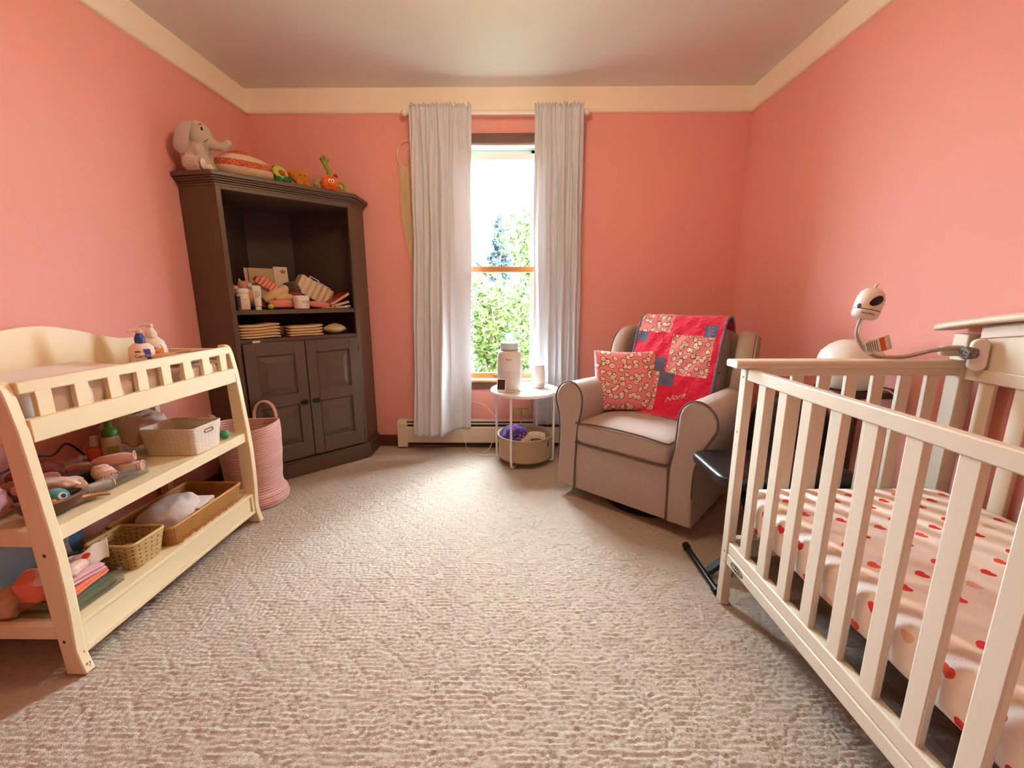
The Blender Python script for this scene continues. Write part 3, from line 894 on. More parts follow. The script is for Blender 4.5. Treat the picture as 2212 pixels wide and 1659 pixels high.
b.tube([(.119, p[0], .090 + p[1]) for p in pts], .0022, 6, closed=True); b.build('handle_slot', HOLE, wb)

gb = thing('foam_bottle', 'white bottle with a bright green pump neck behind the clear sock bin', 'bottle', (-1.675, 1.648, MS))
GRN = mat('leaf_green_plastic', (72, 128, 40), .4, .03)
b = MB(); b.lathe([(.026, 0), (.031, .004), (.032, .05), (.030, .085), (.026, .100), (.023, .104)], 28); b.build('body', mat('milky_plastic', (222, 206, 190), .4), gb)
b = MB(); b.lathe([(.026, .100), (.027, .118), (.022, .128), (.013, .136), (.012, .16), (.018, .168), (.018, .186), (.012, .192), (0, .192)], 24); b.tube([(0, 0, .18), (.03, -.01, .181)], .008, 10); b.build('pump_neck', GRN, gb)
b = MB(); patch(b, .0318, .2, 1.5, .012, .062); b.build('label', mat('sage_label', (168, 160, 96), .6), gb)

ob = thing('oil_bottle', 'small orange bottle with a white cap beside the green-necked bottle', 'bottle', (-1.735, 1.638, MS))
b = MB(); b.lathe([(.026, 0), (.030, .003), (.030, .050), (.026, .058), (.014, .062)], 24); b.build('body', mat('orange_oil', (222, 106, 54), .3), ob)
b = MB(); b.lathe([(.016, .060), (.016, .082), (.0125, .084), (.0125, .102), (0, .103)], 24); b.build('cap', M['white'], ob)

dp = soft_pack('diaper_pack', 'white printed diaper pack leaning against the wall behind the white plastic basket', 'pack', (-1.698, 1.80, .575), (.080, .11, .056), mat('white_film_pack', (214, 188, 172), .4, .06, 20, bump=.1, bscale=50), rot=(0, R(22), R(8)), seed=9, amp=.010)
text('lettering', 'SIZE 2', .022, INK, dp, None, xf=Matrix.Translation((.03, .0, .064)) @ Matrix.Rotation(R(90), 4, 'Z'))
text('lettering', 'diapers', .026, INK, dp, None, xf=Matrix.Translation((-.01, .0, .0645)) @ Matrix.Rotation(R(90), 4, 'Z'))

tb = MB(); tb.ell((0, 0, .022), (.022, .022, .022), nu=16, nv=10)
tag(tb.build('teal_ball', mat('teal_rubber', (70, 150, 110), .5)), 'small teal ball at the far end of the middle shelf', 'ball', loc=(-1.385, 1.905, MS))

cord('black_cable', 'black cable along the wall behind the middle shelf clutter', [(-1.74, 1.13, .50), (-1.75, 1.24, .56), (-1.77, 1.34, .545), (-1.775, 1.45, .565), (-1.78, 1.52, .545), (-1.785, 1.58, .57), (-1.79, 1.64, .50)], .004, M['black'])

def bin_box(name, label, c, sx, sy, h, rotz=0):
    root = thing(name, label, 'bin', c, rotz)
    t = .0025; b = MB()
    b.box(-sx, sx, -sy, sy, 0, t); b.box(-sx, -sx + t, -sy, sy, t, h); b.box(sx - t, sx, -sy, sy, t, h); b.box(-sx + t, sx - t, -sy, -sy + t, t, h); b.box(-sx + t, sx - t, sy - t, sy, t, h)
    b.build('tray', M['acrylic'], root, smooth=False)
    b = MB(); b.tube([(-sx, -sy, h), (sx, -sy, h), (sx, sy, h), (-sx, sy, h)], .0018, 6, closed=True); b.build('rim', M['acrylic'], root)
    return root
bin_box('sock_bin', 'clear acrylic bin full of rolled baby socks on the middle shelf', (-1.54, 1.365, MS), .125, .150, .052)
SOCK = {'pink': fabric('pink_sock_knit', (232, 186, 170), (214, 162, 146), vs=90), 'blush': fabric('blush_cotton', (236, 202, 184), (222, 180, 160), vs=50), 'rose': fabric('dusty_rose_cotton', (206, 142, 124), (186, 120, 104), vs=50),
        'print': None, 'char': fabric('charcoal_knit', (52, 44, 44), (40, 34, 34)), 'white': fabric('white_cotton', (232, 222, 212), (218, 206, 196)), 'red': fabric('brick_red_cotton', (160, 62, 50), (140, 48, 40)),
        'coral': fabric('coral_cotton', (240, 128, 96), (226, 110, 80)), 'green': fabric('green_floral_cotton', (92, 128, 84), (48, 84, 56), vs=130), 'lilac': fabric('lilac_pink_cotton', (226, 176, 180), (204, 150, 156), vs=40),
        'tan': fabric('tan_cotton', (206, 164, 128), (186, 142, 108)), 'grey': fabric('grey_lilac_cotton', (150, 134, 130), (128, 112, 110))}
def print_fabric(name, base, spot, line, scale, rough=.85, r1=.30, r2=.40, flat=False):
    t = NT(name)
    nz = t.noise(scale * .5, 2); mixv = t.n('Mix', data_type='VECTOR'); mixv.inputs[0].default_value = .012
    t.l(t.coord(), mixv.inputs[4]); t.l(nz.outputs['Color'], mixv.inputs[5])
    vo = t.n('TexVoronoi', feature='F1'); vo.inputs['Scale'].default_value = scale; t.l(mixv.outputs[1], vo.inputs['Vector'])
    vo2 = t.n('TexVoronoi', feature='F1'); vo2.inputs['Scale'].default_value = scale * 3.1; t.l(t.coord(), vo2.inputs['Vector'])
    if flat:     # printed cloth: the pattern lies in the cloth's own x-z plane
        for q in (vo, vo2): q.voronoi_dimensions = '2D'
        sp_ = t.n('SeparateXYZ'); t.l(mixv.outputs[1], sp_.inputs[0]); cb_ = t.n('CombineXYZ'); t.l(sp_.outputs['X'], cb_.inputs[0]); t.l(sp_.outputs['Z'], cb_.inputs[1])
        t.l(cb_.outputs[0], vo.inputs['Vector']); t.l(cb_.outputs[0], vo2.inputs['Vector'])
    d = vo.outputs['Distance']
    wob = t.math('MULTIPLY_ADD', t.noise(scale * 1.3, 2).outputs['Fac'], .36, t.math('SUBTRACT', d, .18))
    inside = t.math('LESS_THAN', wob, r1); ring = t.math('LESS_THAN', wob, r2)
    eye = t.math('LESS_THAN', vo2.outputs['Distance'], .2)
    c = t.mix(ring, srgb(base), srgb(line)); c = t.mix(inside, c, srgb(spot))
    c = t.mix(t.math('MULTIPLY', eye, inside), c, srgb(line))
    t.color(c); t.b.inputs['Roughness'].default_value = rough; t.b.inputs['Specular IOR Level'].default_value = .2
    t.bump(t.noise(600, 2).outputs['Fac'], .2, .002)
    return t.m
SOCK['print'] = print_fabric('pink_dotted_knit', (236, 206, 190), (226, 186, 166), (176, 110, 96), 110)
def sock(name, label, c, rx, r, m, rot, seed=0, group='rolled baby socks in the clear bin'):
    root = MB()
    root.ell((0, 0, 0), (rx, r, r), e1=.75, e2=.7, nu=26, nv=14, disp=lambda p: p * (1 + .10 * nz3(p, 60, seed)))
    prof = []
    for k in range(28):
        a = k * .52; rr = r * .96 * (1 - k / 36)
        prof.append((rx * .97 + .001, rr * math.cos(a), rr * math.sin(a)))
    root.tube(prof, .0022, 5)
    return tag(root.build(name, m, angle=120), label, 'sock', group, loc=c, rot=rot)
G = 'rolled baby socks in the clear bin'
sock('rolled_sock', 'long pale pink rolled sock lying uppermost in the clear sock bin', (-1.485, 1.455, .553), .062, .021, SOCK['pink'], (0, R(-4), R(28)), 1)
sock('rolled_sock', 'pale pink rolled sock at the far front corner of the clear sock bin', (-1.455, 1.475, .517), .045, .021, SOCK['blush'], (0, 0, R(18)), 2)
sock('rolled_sock', 'pink patterned rolled sock with a spiral end at the front of the clear sock bin', (-1.468, 1.395, .525), .042, .028, SOCK['print'], (0, R(8), R(-22)), 3)
sock('rolled_sock', 'charcoal rolled sock in the middle of the clear sock bin', (-1.535, 1.385, .512), .045, .024, SOCK['char'], (0, 0, R(40)), 4)
sock('rolled_sock', 'white dotted rolled sock at the bottom front of the clear sock bin', (-1.442, 1.345, .500), .040, .015, SOCK['white'], (0, 0, R(62)), 5)
sock('rolled_sock', 'tan rolled sock with a frilled opening near the wooden bowl', (-1.478, 1.315, .512), .045, .022, SOCK['tan'], (0, R(10), R(-30)), 6)
sock('rolled_sock', 'dusty rose rolled sock behind the charcoal one in the clear sock bin', (-1.575, 1.43, .525), .05, .024, SOCK['rose'], (0, 0, R(15)), 7)
sock('rolled_sock', 'flattened rose sock at the far left back of the clear sock bin', (-1.62, 1.34, .515), .055, .022, SOCK['rose'], (0, 0, R(-10)), 8)
def rag(name, label, cat, c, r, m, seed, rot=None, e=.6, amp=.30, s=26, flat=1, group=None):
    b = MB()
    def dsp(p):
        k = nz3(p, s, seed) + .5 * nz3(p, s * 2.3, seed + 5)
        q = p * (1 + amp * k); q.z = max(q.z, -r[2] * .92); return q
    b.ell((0, 0, 0), r, e1=e, e2=e, nu=48, nv=26, disp=dsp)
    return tag(b.build(name, m, angle=180), label, cat, group, loc=c, rot=rot)
rag('baby_bib', 'blush cotton bib folded over the near edge of the clear sock bin', 'bib', (-1.535, 1.275, .532), (.075, .045, .022), SOCK['blush'], 3, rot=(R(-8), R(6), R(35)))
rag('baby_bib', 'dusty rose bib lying behind the blush bib on the middle shelf', 'bib', (-1.60, 1.29, .535), (.06, .05, .024), SOCK['rose'], 8, rot=(0, 0, R(10)))
rag('baby_hat', 'brick red baby hat by the wall on the middle shelf', 'hat', (-1.715, 1.40, .515), (.055, .07, .035), SOCK['red'], 12)
rag('muslin_cloth', 'crumpled pinkish cloth at the near end of the middle shelf beside the wooden bowl', 'cloth', (-1.63, 1.15, .525), (.075, .06, .045), SOCK['lilac'], 15)

WAL = mat('walnut_bowl_wood', (88, 56, 38), .35, .3, 14, bump=.1, bscale=40)
def bowl_fn(inner):
    def fn(u, v):
        a = 2 * math.pi * u
        rx, ry = .055, .082
        k = v ** .55
        x = rx * math.cos(a) * (k if not inner else k * .9); y = ry * math.sin(a) * (k if not inner else k * .92)
        z = .050 * v ** 2 + (.006 if inner else 0)
        if math.sin(a) < 0: z += .012 * v * (-math.sin(a)) ** 3
        return (x, y, z)
    return fn
b = MB(); b.grid(40, 12, bowl_fn(False), cu=True); b.grid(40, 12, bowl_fn(True), cu=True)
o1 = [bowl_fn(False)(k / 40, 1) for k in range(40)]; i1 = [bowl_fn(True)(k / 40, 1) for k in range(40)]
b.add(o1 + i1, [(k, (k + 1) % 40, 40 + (k + 1) % 40, 40 + k) for k in range(40)])
bowl = tag(b.build('wooden_bowl', WAL, angle=50), 'dark walnut boat-shaped bowl at the near end of the middle shelf', 'bowl', loc=(-1.435, 1.188, MS), rotz=R(-22))
sp2 = thing('wooden_spoon', 'caramel wooden spoon handle lying beside the walnut bowl', 'spoon', (-1.40, 1.285, MS))
b = MB(); b.grid(16, 4, lambda u, v: (-.012 + .024 * (v - .5) * (1.5 - 1.1 * math.sin(3.14 * min(1, u * 1.1)) * .6) + .02 * u, -.045 + .075 * u, .030 - .022 * u + .003 * math.sin(3.14 * v))); b.build('handle', mat('caramel_wood', (176, 112, 48), .4, .15, 20), sp2, thick=.008, angle=180)
bird = thing('felt_bird', 'round teal felt bird with a big eye sitting in the walnut bowl', 'toy', (-1.437, 1.205, .4885))
FELT = fabric('teal_felt', (88, 150, 150), (60, 122, 124), scale=300, bump=.6, vs=80)
b = MB(); b.ell((0, 0, .034), (.034, .034, .034), nu=28, nv=18); b.build('body', FELT, bird)
for az in (R(-8), R(-88)):
    dv = Vector((math.cos(az) * .92, math.sin(az) * .92, .38)).normalized()
    m4 = Matrix.Translation(Vector((0, 0, .034)) + dv * .0325) @ dv.to_track_quat('Z', 'Y').to_matrix().to_4x4()
    b = MB(); b.lathe([(0, .0028), (.011, .0022), (.0125, 0)], 20, xf=m4); e_ = b.build('eye_white', SOCK['white'], bird)
    b = MB(); b.lathe([(0, .0048), (.006, .004), (.007, .0024)], 16, xf=m4 @ Matrix.Translation((.002, .001, 0))); b.build('pupil', M['black'], e_)
dv = Vector((math.cos(R(-48)), math.sin(R(-48)), .14)).normalized()
b = MB(); b.lathe([(.008, 0), (.006, .006), (0, .013)], 12, xf=Matrix.Translation(Vector((0, 0, .034)) + dv * .0325) @ dv.to_track_quat('Z', 'Y').to_matrix().to_4x4()); b.build('beak', mat('orange_felt', (240, 130, 40), .9), bird)

# --- bottom shelf
BS = .157
RAT = weave_mat('golden_rattan', (206, 150, 80), (184, 126, 62), (45, 150), .55, .9, .006, uv=True, mortar=.07)
RATR = mat('rattan_rim', (186, 130, 66), .5, .2, 60)
rt = basket_rect('rattan_tray', 'long shallow rattan tray on the bottom shelf of the changing table', -1.625, -1.375, 1.525, 1.930, BS, .082, .014, RAT, wall=.008, rimr=.0065, rimm=RATR)
b = MB()
for k in range(26):
    t = k / 25
    b.tube([(.134 + .004 * math.sin(k * 2.2), -.195 + .39 * t, .004), (.137 + .004 * math.sin(k * 2.2 + 2), -.195 + .39 * (t + .05), .012)], .003, 5)
b.build('loose_cane', RATR, rt)
def fold_cloth(name, label, cat, c, sx, sy, layers, m, rotz, seed, mats=None, tilt=None):
    root = thing(name, label, cat, c, rotz, rot=tilt)
    z = 0
    for k in range(layers):
        b = MB(); h = .012
        b.ell((0, 0, z + h / 2), (sx * (1 - .03 * k), sy * (1 - .02 * k), h * .62), e1=.7, e2=.22, nu=56, nv=10,
              disp=lambda p, k=k: Vector((p.x + .004 * nz3(p, 20, seed + k), p.y + .004 * nz3(p, 20, seed + k + 9), p.z + .006 * nz3((p.x, p.y, 0), 14, seed))))
        b.build('fold', (mats[k % len(mats)] if mats else m), root, angle=180); z += h * .92
    return root
rag('baby_blanket', 'rumpled white fleece blanket heaped in the long rattan tray', 'blanket', (-1.505, 1.67, .218), (.095, .11, .058), fabric('white_fleece', (222, 208, 200), (206, 190, 182), scale=260, bump=.4), 21, rot=(R(6), R(-10), R(8)), e=.7, amp=.16, s=14)
fold_cloth('folded_sheet', 'folded pink and white sheet beside the fleece blanket in the rattan tray', 'sheet', (-1.455, 1.755, .168), .062, .075, 6, SOCK['white'], R(10), 31, mats=[SOCK['coral'], SOCK['blush'], SOCK['white']])
SEA = weave_mat('seagrass_weave', (228, 200, 138), (208, 176, 112), (24, 58), .7, 1.0, .008, uv=True, mortar=.08)
basket_rect('seagrass_basket', 'square woven seagrass basket on the bottom shelf of the changing table', -1.548, -1.395, 1.370, 1.492, BS, .102, .016, SEA, wall=.008, rimr=.006, rimm=mat('seagrass_rim', (206, 172, 104), .6, .15, 80))
rag('hair_bow', 'dusty rose fabric bow inside the square seagrass basket', 'bow', (-1.46, 1.43, .195), (.05, .035, .026), SOCK['rose'], 41)
bin_box('clothes_bin', 'clear acrylic bin of folded baby clothes at the near end of the bottom shelf', (-1.525, 1.225, BS), .135, .095, .055)
gC = 'folded baby clothes in the clear bin'
def clothes(label, c, sx, sy, n, mats, rz, seed, tilt=(0, 0)):
    r = fold_cloth('folded_clothes', label, 'clothes', c, sx, sy, n, mats[0], rz, seed, mats=mats, tilt=(tilt[0], tilt[1], rz)); r['group'] = gC
STRAW = print_fabric('strawberry_print', (240, 226, 210), (208, 52, 44), (208, 52, 44), 22, r1=.27, r2=.28)
clothes('green floral baby garment at the bottom of the clear clothes bin', (-1.455, 1.225, .164), .058, .080, 3, [SOCK['green']], 0, 52)
clothes('coral baby garment folded on the green one in the clear clothes bin', (-1.460, 1.222, .203), .055, .076, 2, [SOCK['coral']], R(4), 54)
clothes('lilac-pink baby garment folded on the coral one', (-1.465, 1.220, .229), .054, .074, 2, [SOCK['lilac']], R(-5), 56)
rag('baby_dress', 'crumpled blush baby dress on top of the clothes in the clear bin', 'clothes', (-1.475, 1.205, .275), (.052, .062, .020), SOCK['blush'], 58, rot=(0, R(4), R(20)), group=gC)
b = MB(); b.grid(20, 14, lambda u, v: (-.02 + .006 * math.sin(5 * u) + .015 * v, -.045 + .09 * u, .062 * v + .018 * u * v + .004 * math.sin(9 * u + 3 * v)))
tag(b.build('strawberry_bib', STRAW, thick=.003, angle=180), 'white bib with red strawberries standing up at the far end of the clear clothes bin', 'bib', loc=(-1.428, 1.268, .246), rotz=R(-28))
rag('coral_cloth', 'bright coral cloth poking up beside the near front leg of the changing table', 'cloth', (-1.525, 1.17, .24), (.05, .035, .050), SOCK['coral'], 60, amp=.2)
rag('black_cloth', 'black cloth behind the baby clothes on the bottom shelf', 'cloth', (-1.58, 1.33, .205), (.05, .035, .048), SOCK['char'], 62, amp=.2)
rag('grey_plush', 'small grey and beige crumpled garment behind the near front leg on the bottom shelf', 'clothes', (-1.655, 1.325, .235), (.05, .05, .075), SOCK['grey'], 64, amp=.25)
rag('tan_cloth', 'beige crumpled clothing at the near end of the bottom shelf', 'clothes', (-1.60, 1.145, .205), (.06, .04, .045), SOCK['tan'], 66, amp=.3)
rag('blue_pouch', 'blue plastic pouch by the wall on the bottom shelf', 'pouch', (-1.735, 1.43, .25), (.04, .075, .09), mat('blue_film', (84, 128, 160), .3), 68, amp=.2)
soft_pack('plastic_bag', 'grey-blue plastic bag of diapers at the near left of the bottom shelf', 'bag', (-1.712, 1.228, .278), (.072, .105, .116), mat('grey_blue_film', (136, 146, 150), .25, .25, 9, bump=.5, bscale=18), seed=77, amp=.02, e=.5)

# ------------------------------------------------------------------ rope hamper between the changing table and the cabinet
HX, HY = -1.487, 2.236
hm = thing('rope_hamper', 'pink coiled rope hamper with two loop handles in front of the cabinet', 'hamper', (HX, HY, 0))
ROPEP = fabric('pink_cotton_rope', (232, 186, 178), (220, 170, 162), scale=800, bump=.4)
prof = []
keys = [(.158, .0), (.163, .03), (.158, .06), (.140, .09), (.136, .12), (.142, .20), (.150, .30), (.154, .40), (.152, .455)]
def hr(z):
    for a, c in zip(keys, keys[1:]):
        if z <= c[1]: 
            t = (z - a[1]) / (c[1] - a[1]); t = t * t * (3 - 2 * t); return a[0] + (c[0] - a[0]) * t
    return keys[-1][0]
NR = 34; hh = .455
out_ = []; in_ = []
for k in range(NR):
    z0 = hh * k / NR; z1 = hh * (k + 1) / NR
    for q in range(5):
        a = math.pi * q / 5
        z = z0 + (z1 - z0) * (.5 - .5 * math.cos(a)); bulge = .0045 * math.sin(a)
        out_.append((hr(z) + bulge, z)); in_.append((hr(z) - .007 - bulge, z))
prof = [(0, .001)] + out_ + [(hr(hh), hh)] + in_[::-1] + [(0, .006)]
b = MB(); b.lathe(prof, 56)
for i, p in enumerate(b.v):    # the soft rim sags a little out of round
    k = max(0, (p[2] - .25) / .2) ; a = math.atan2(p[1], p[0])
    b.v[i] = (p[0] * (1 + .05 * k * math.cos(2 * a + .6)), p[1] * (1 + .05 * k * math.cos(2 * a + .6)), p[2] + .012 * k * math.sin(a * 2 + 1.2))
b.build('body', ROPEP, hm, angle=70)
for (az, tw) in ((R(90), .0), (R(238), .0)):
    c0 = Vector((math.cos(az) * .150, math.sin(az) * .150, .44)); tg = Vector((-math.sin(az), math.cos(az), 0)); ou = Vector((math.cos(az), math.sin(az), 0))
    pts = [c0 + tg * (.066 * math.cos(R(a))) * (1 if a < 90 else 1.0) + Vector((0, 0, .118 * math.sin(R(a)) ** .7 - .02)) + ou * (.006 + .01 * math.sin(R(a))) for a in range(0, 181, 12)]
    b = MB(); b.tube(pts, .0062, 10); b.tube([p + ou * .011 for p in pts], .0062, 10); b.build('handle', ROPEP, hm)

# ------------------------------------------------------------------ corner cabinet
S2 = math.sqrt(.5)
BX, BY = -1.602, 2.392
CL = .742                                   # width of the diagonal front
cab = thing('corner_cabinet', 'tall olive-brown corner cabinet with open shelves above two panelled doors', 'cabinet', (BX, BY, 0), R(45))
CABM = Matrix.Translation((BX, BY, 0)) @ Matrix.Rotation(R(45), 4, 'Z')
def CW(s, d, z): return tuple(CABM @ Vector((s, d, z)))
inv = CABM.inverted()
def wl(x, y): q = inv @ Vector((x, y, 0)); return (q.x, q.y)
wallL = wl(XL + .004, 2.432); wallR = wl(-1.082, YB - .004); cornL = wl(XL + .004, 2.95); cornR = wl(-1.60, YB - .004)
TH = .02
def wallpanel(mb, p, q, z0, z1, t=TH):
    """upright board from p to q, thickness to its left"""
    p = Vector(p); q = Vector(q); d = (q - p).normalized(); n = Vector((-d.y, d.x)) * t
    mb.prism([tuple(p), tuple(q), tuple(q + n), tuple(p + n)], 'xy', z0, z1)
b = MB(); wallpanel(b, (.0, 0), wallL, .02, 1.735, -TH); b.build('side_panel', M['brown'], cab, bevel=.002)
b = MB(); wallpanel(b, (CL, 0), wallR, .02, 1.735, TH); b.build('side_panel', M['brown'], cab, bevel=.002)
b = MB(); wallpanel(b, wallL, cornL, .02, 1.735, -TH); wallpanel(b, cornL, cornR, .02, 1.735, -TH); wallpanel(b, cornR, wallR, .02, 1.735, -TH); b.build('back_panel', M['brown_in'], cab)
def shelf_poly(ins=.0, f=.0):
    return [(.016, f), (CL - .016, f), (wallR[0] - .012, wallR[1] - .02), (cornR[0], cornR[1] - .025), (cornL[0], cornL[1] - .025), (wallL[0] + .012, wallL[1] - .02)]
for (z0, z1, f) in ((1.040, 1.066, .004), (.872, .896, .0), (.09, .11, .01), (1.705, 1.735, .004)):
    b = MB(); b.prism(shelf_poly(f=f), 'xy', z0, z1); b.build('shelf', M['brown'] if z0 < 1.5 else M['brown'], cab, bevel=.002)
b = MB()     # face frame
b.box(0, .026, -.004, .018, .10, 1.735); b.box(CL - .026, CL, -.004, .018, .10, 1.735); b.box(.026, CL - .026, -.004, .018, 1.706, 1.735)
b.build('face_frame', M['brown'], cab, bevel=.002)
def off_poly(e):
    # outline pushed out by e at the front and the two sides
    A = Vector(wallL); D_ = Vector(wallR)
    nl = (Vector((0, 0)) - A).normalized(); nl = Vector((nl.y, -nl.x)); nl = nl if nl.x < 0 else -nl
    nr = (Vector((CL, 0)) - D_).normalized(); nr = Vector((nr.y, -nr.x)); nr = nr if nr.x > 0 else -nr
    def cross(p, d, yv): t = (yv - p.y) / d.y; return (p.x + d.x * t, yv)
    pl = A + nl * e; dl = -(Vector(wallL)); pr = D_ + nr * e; dr = Vector((CL, 0)) - Vector(wallR)
    return [tuple(pl)[:2], cross(pl, dl, -e), cross(pr, dr, -e), tuple(pr)[:2], (cornR[0], cornR[1]), (cornL[0], cornL[1])]
b = MB()
for (e, z0, z1) in ((.006, 1.722, 1.738), (.012, 1.736, 1.748), (.022, 1.747, 1.758), (.030, 1.757, 1.768), (.040, 1.767, 1.790)):
    b.prism(off_poly(e), 'xy', z0, z1)
b.build('crown_moulding', M['brown'], cab, bevel=.004)
b = MB(); b.prism(off_poly(.020), 'xy', 0, .092); b.prism(off_poly(.014), 'xy', .092, .104); b.build('plinth', M['brown'], cab, bevel=.003)
def door(x0, x1):
    dr = MB(); z0, z1 = .122, .872
    fr = .085 if x1 - x0 > .3 else .07
    st = .062
    rails = [(z0, z0 + .09), (.475, .545), (z1 - .075, z1)]
    dr.box(x0, x0 + st, -.020, -.004, z0, z1); dr.box(x1 - st, x1, -.020, -.004, z0, z1)
    for (a, c) in rails: dr.box(x0 + st, x1 - st, -.020, -.004, a, c)
    d = dr.build('door', M['brown'], cab, bevel=.0025)
    for (a, c) in ((rails[0][1], rails[1][0]), (rails[1][1], rails[2][0])):
        p = MB()
        X0, X1, Z0, Z1 = x0 + st, x1 - st, a, c
        g = .010; w = .034
        rect = lambda i: [(X0 + i, Z0 + i), (X1 - i, Z0 + i), (X1 - i, Z1 - i), (X0 + i, Z1 - i)]
        lv = [(0, -.012), (.006, -.006), (g, -.006), (g + w, -.017), (g + w + .002, -.0185)]
        vs = []
        for (i, y) in lv: vs += [(q[0], y, q[1]) for q in rect(i)]
        fs = [(k * 4 + i, k * 4 + (i + 1) % 4, (k + 1) * 4 + (i + 1) % 4, (k + 1) * 4 + i) for k in range(len(lv) - 1) for i in range(4)]
        n4 = (len(lv) - 1) * 4; fs.append((n4, n4 + 1, n4 + 2, n4 + 3))
        p.add(vs, fs); p.build('raised_panel', M['brown'], d, smooth=False)
    return d
mid = CL / 2 - .003
dl_ = door(.030, mid - .002); dr_ = door(mid + .002, CL - .030)
PULL = mat('aged_bronze_pull', (44, 34, 26), .45, .2, metal=.5)
for (d, xx) in ((dl_, mid - .036), (dr_, mid + .036)):
    b = MB(); b.lathe([(0, .0), (.006, .0)], 8)
    b = MB(); b.ell((xx, -.023, .484), (.026, .004, .016), nu=20, nv=10); b.tube([(xx - .019, -.028, .482), (xx - .016, -.034, .474), (xx, -.037, .470), (xx + .016, -.034, .474), (xx + .019, -.028, .482)], .003, 8); b.ell((xx - .019, -.028, .484), (.005, .005, .006), nu=10, nv=8); b.ell((xx + .019, -.028, .484), (.005, .005, .006), nu=10, nv=8)
    b.build('pull', PULL, d)
for (d, zz) in ((dr_, .80), (dr_, .20), (dl_, .80), (dl_, .20)):
    xx = CL - .026 if d is dr_ else .026
    b = MB(); b.tube([(xx, -.012, zz - .026), (xx, -.012, zz + .026)], .0045, 8); b.build('hinge', PULL, d)
b = MB(); b.box(.085, .125, -.0065, -.004, .876, .888); b.build('shelf_tag', M['white'], cab)

# ------------------------------------------------------------------ toys on top of the cabinet (cabinet-front coordinates s, d)
ZT = 1.790
def cthing(name, label, cat, s, d, z, rz=0, group=None): return thing(name, label, cat, CW(s, d, z), R(45) + rz, group)
PLUSH = fabric('grey_plush', (206, 190, 174), (184, 168, 154), scale=260, bump=.8, sheen=.6, vs=70)
PLUSHW = fabric('cream_plush', (240, 226, 204), (224, 208, 186), scale=260, bump=.8, sheen=.6, vs=70)
# elephant sits on the left end, looking along the cabinet top (+x of its own frame)
el = thing('plush_elephant', 'grey plush elephant sitting at the left end of the cabinet top', 'plush toy', CW(-.042, .110, ZT), R(10))
b = MB()
b.ell((-.005, 0, .075), (.062, .058, .075), rot=(0, R(-8), 0))                # trunk of the body
b.ell((.020, 0, .168), (.060, .055, .058))                                    # head
b.ell((.052, 0, .142), (.040, .034, .036), rot=(0, R(28), 0))                 # cheeks
b.tube([(.060, 0, .150), (.092, 0, .124), (.126, 0, .120), (.148, 0, .134), (.162, 0, .150)], [.027, .023, .019, .016, .014], 14)
for sg in (1, -1):
    b.tube([(.020, .034 * sg, .110), (.050, .042 * sg, .055), (.066, .046 * sg, .020)], [.024, .023, .024], 14)
    b.tube([(-.020, .046 * sg, .034), (.030, .070 * sg, .026), (.050, .076 * sg, .028)], [.036, .030, .030], 14)
blob_mesh(b, 'body', PLUSH, el, voxel=.0055, it=8)
for sg in (1, -1):
    def earfn(u, v, sg=sg):
        # hanging ear: root at the side of the head, widening downwards
        w = .012 + .021 * math.sin(math.pi * min(1, v * 1.0) * .62) ** .8
        if v > .82: w *= math.sqrt(max(0, 1 - ((v - .82) / .18) ** 2)) * .999 + .001
        x = .006 - .046 * v + (u - .5) * 2 * w
        return (x, sg * (.050 + .020 * math.sin(math.pi * v) + .006 * math.cos(math.pi * (u - .5))), .212 - .130 * v - .010 * math.cos(math.pi * (u - .5)))
    b = MB(); b.grid(14, 24, earfn); b.build('ear', PLUSH, el, thick=.012, angle=180, sub=1)
    b = MB(); b.ell((.0555, .0395 * sg, .180), (.009, .006, .012), rot=(0, 0, R(-40 * sg)), nu=14, nv=10); e_ = b.build('eye', SOCK['white'], el)
    b = MB(); b.ell((.0590, .0425 * sg, .182), (.0060, .0045, .0085), rot=(0, 0, R(-40 * sg)), nu=12, nv=8); b.build('pupil', M['black'], e_)
    b = MB(); b.tube([(.0445, .0370 * sg, .2015), (.0505, .0345 * sg, .2045), (.0560, .0300 * sg, .2045)], .0018, 6); b.build('brow', M['screw'], el)
    b = MB(); b.ell((.070, .046 * sg, .018), (.020, .022, .018)); b.ell((.062, .078 * sg, .026), (.010, .024, .024)); b.build('paw', PLUSHW, el)
    b = MB(); b.tube([(.076, .0285 * sg, .146), (.068, .0330 * sg, .136), (.058, .0345 * sg, .130)], .0014, 6); b.build('mouth_seam', M['screw'], el)

el.scale = (1.08, 1.08, 1.14)
# knitted cushion lying behind
KN = NT('striped_knit')
sx_ = KN.n('SeparateXYZ'); KN.l(KN.coord(), sx_.inputs[0])
band = KN.math('LESS_THAN', KN.math('ABSOLUTE', KN.math('SUBTRACT', sx_.outputs['Z'], .076)), .017)
top_ = KN.math('GREATER_THAN', sx_.outputs['Z'], .124)
sp_ = KN.math('GREATER_THAN', KN.noise(180, 2).outputs['Fac'], .47)
redp = KN.mix(sp_, srgb((150, 62, 44)), srgb((226, 120, 88)))
cbase = KN.mix(KN.noise(90, 3).outputs['Fac'], srgb((214, 184, 150)), srgb((238, 214, 182)))
KN.color(KN.mix(top_, KN.mix(band, cbase, redp), redp)); KN.b.inputs['Roughness'].default_value = .95
KN.bump(KN.noise(220, 2).outputs['Fac'], 1.0, .006)
b = MB(); b.ell((0, 0, .055), (.165, .135, .062), e1=.75, e2=.55, nu=48, nv=24, disp=lambda p: p * (1 + .03 * nz3(p, 12, 2)))
for i, p in enumerate(b.v): b.v[i] = (p[0], p[1], max(p[2], 0) + .05 * max(0, 1 - abs(p[0] + .03) / .16) * max(0, p[2]) / .12)
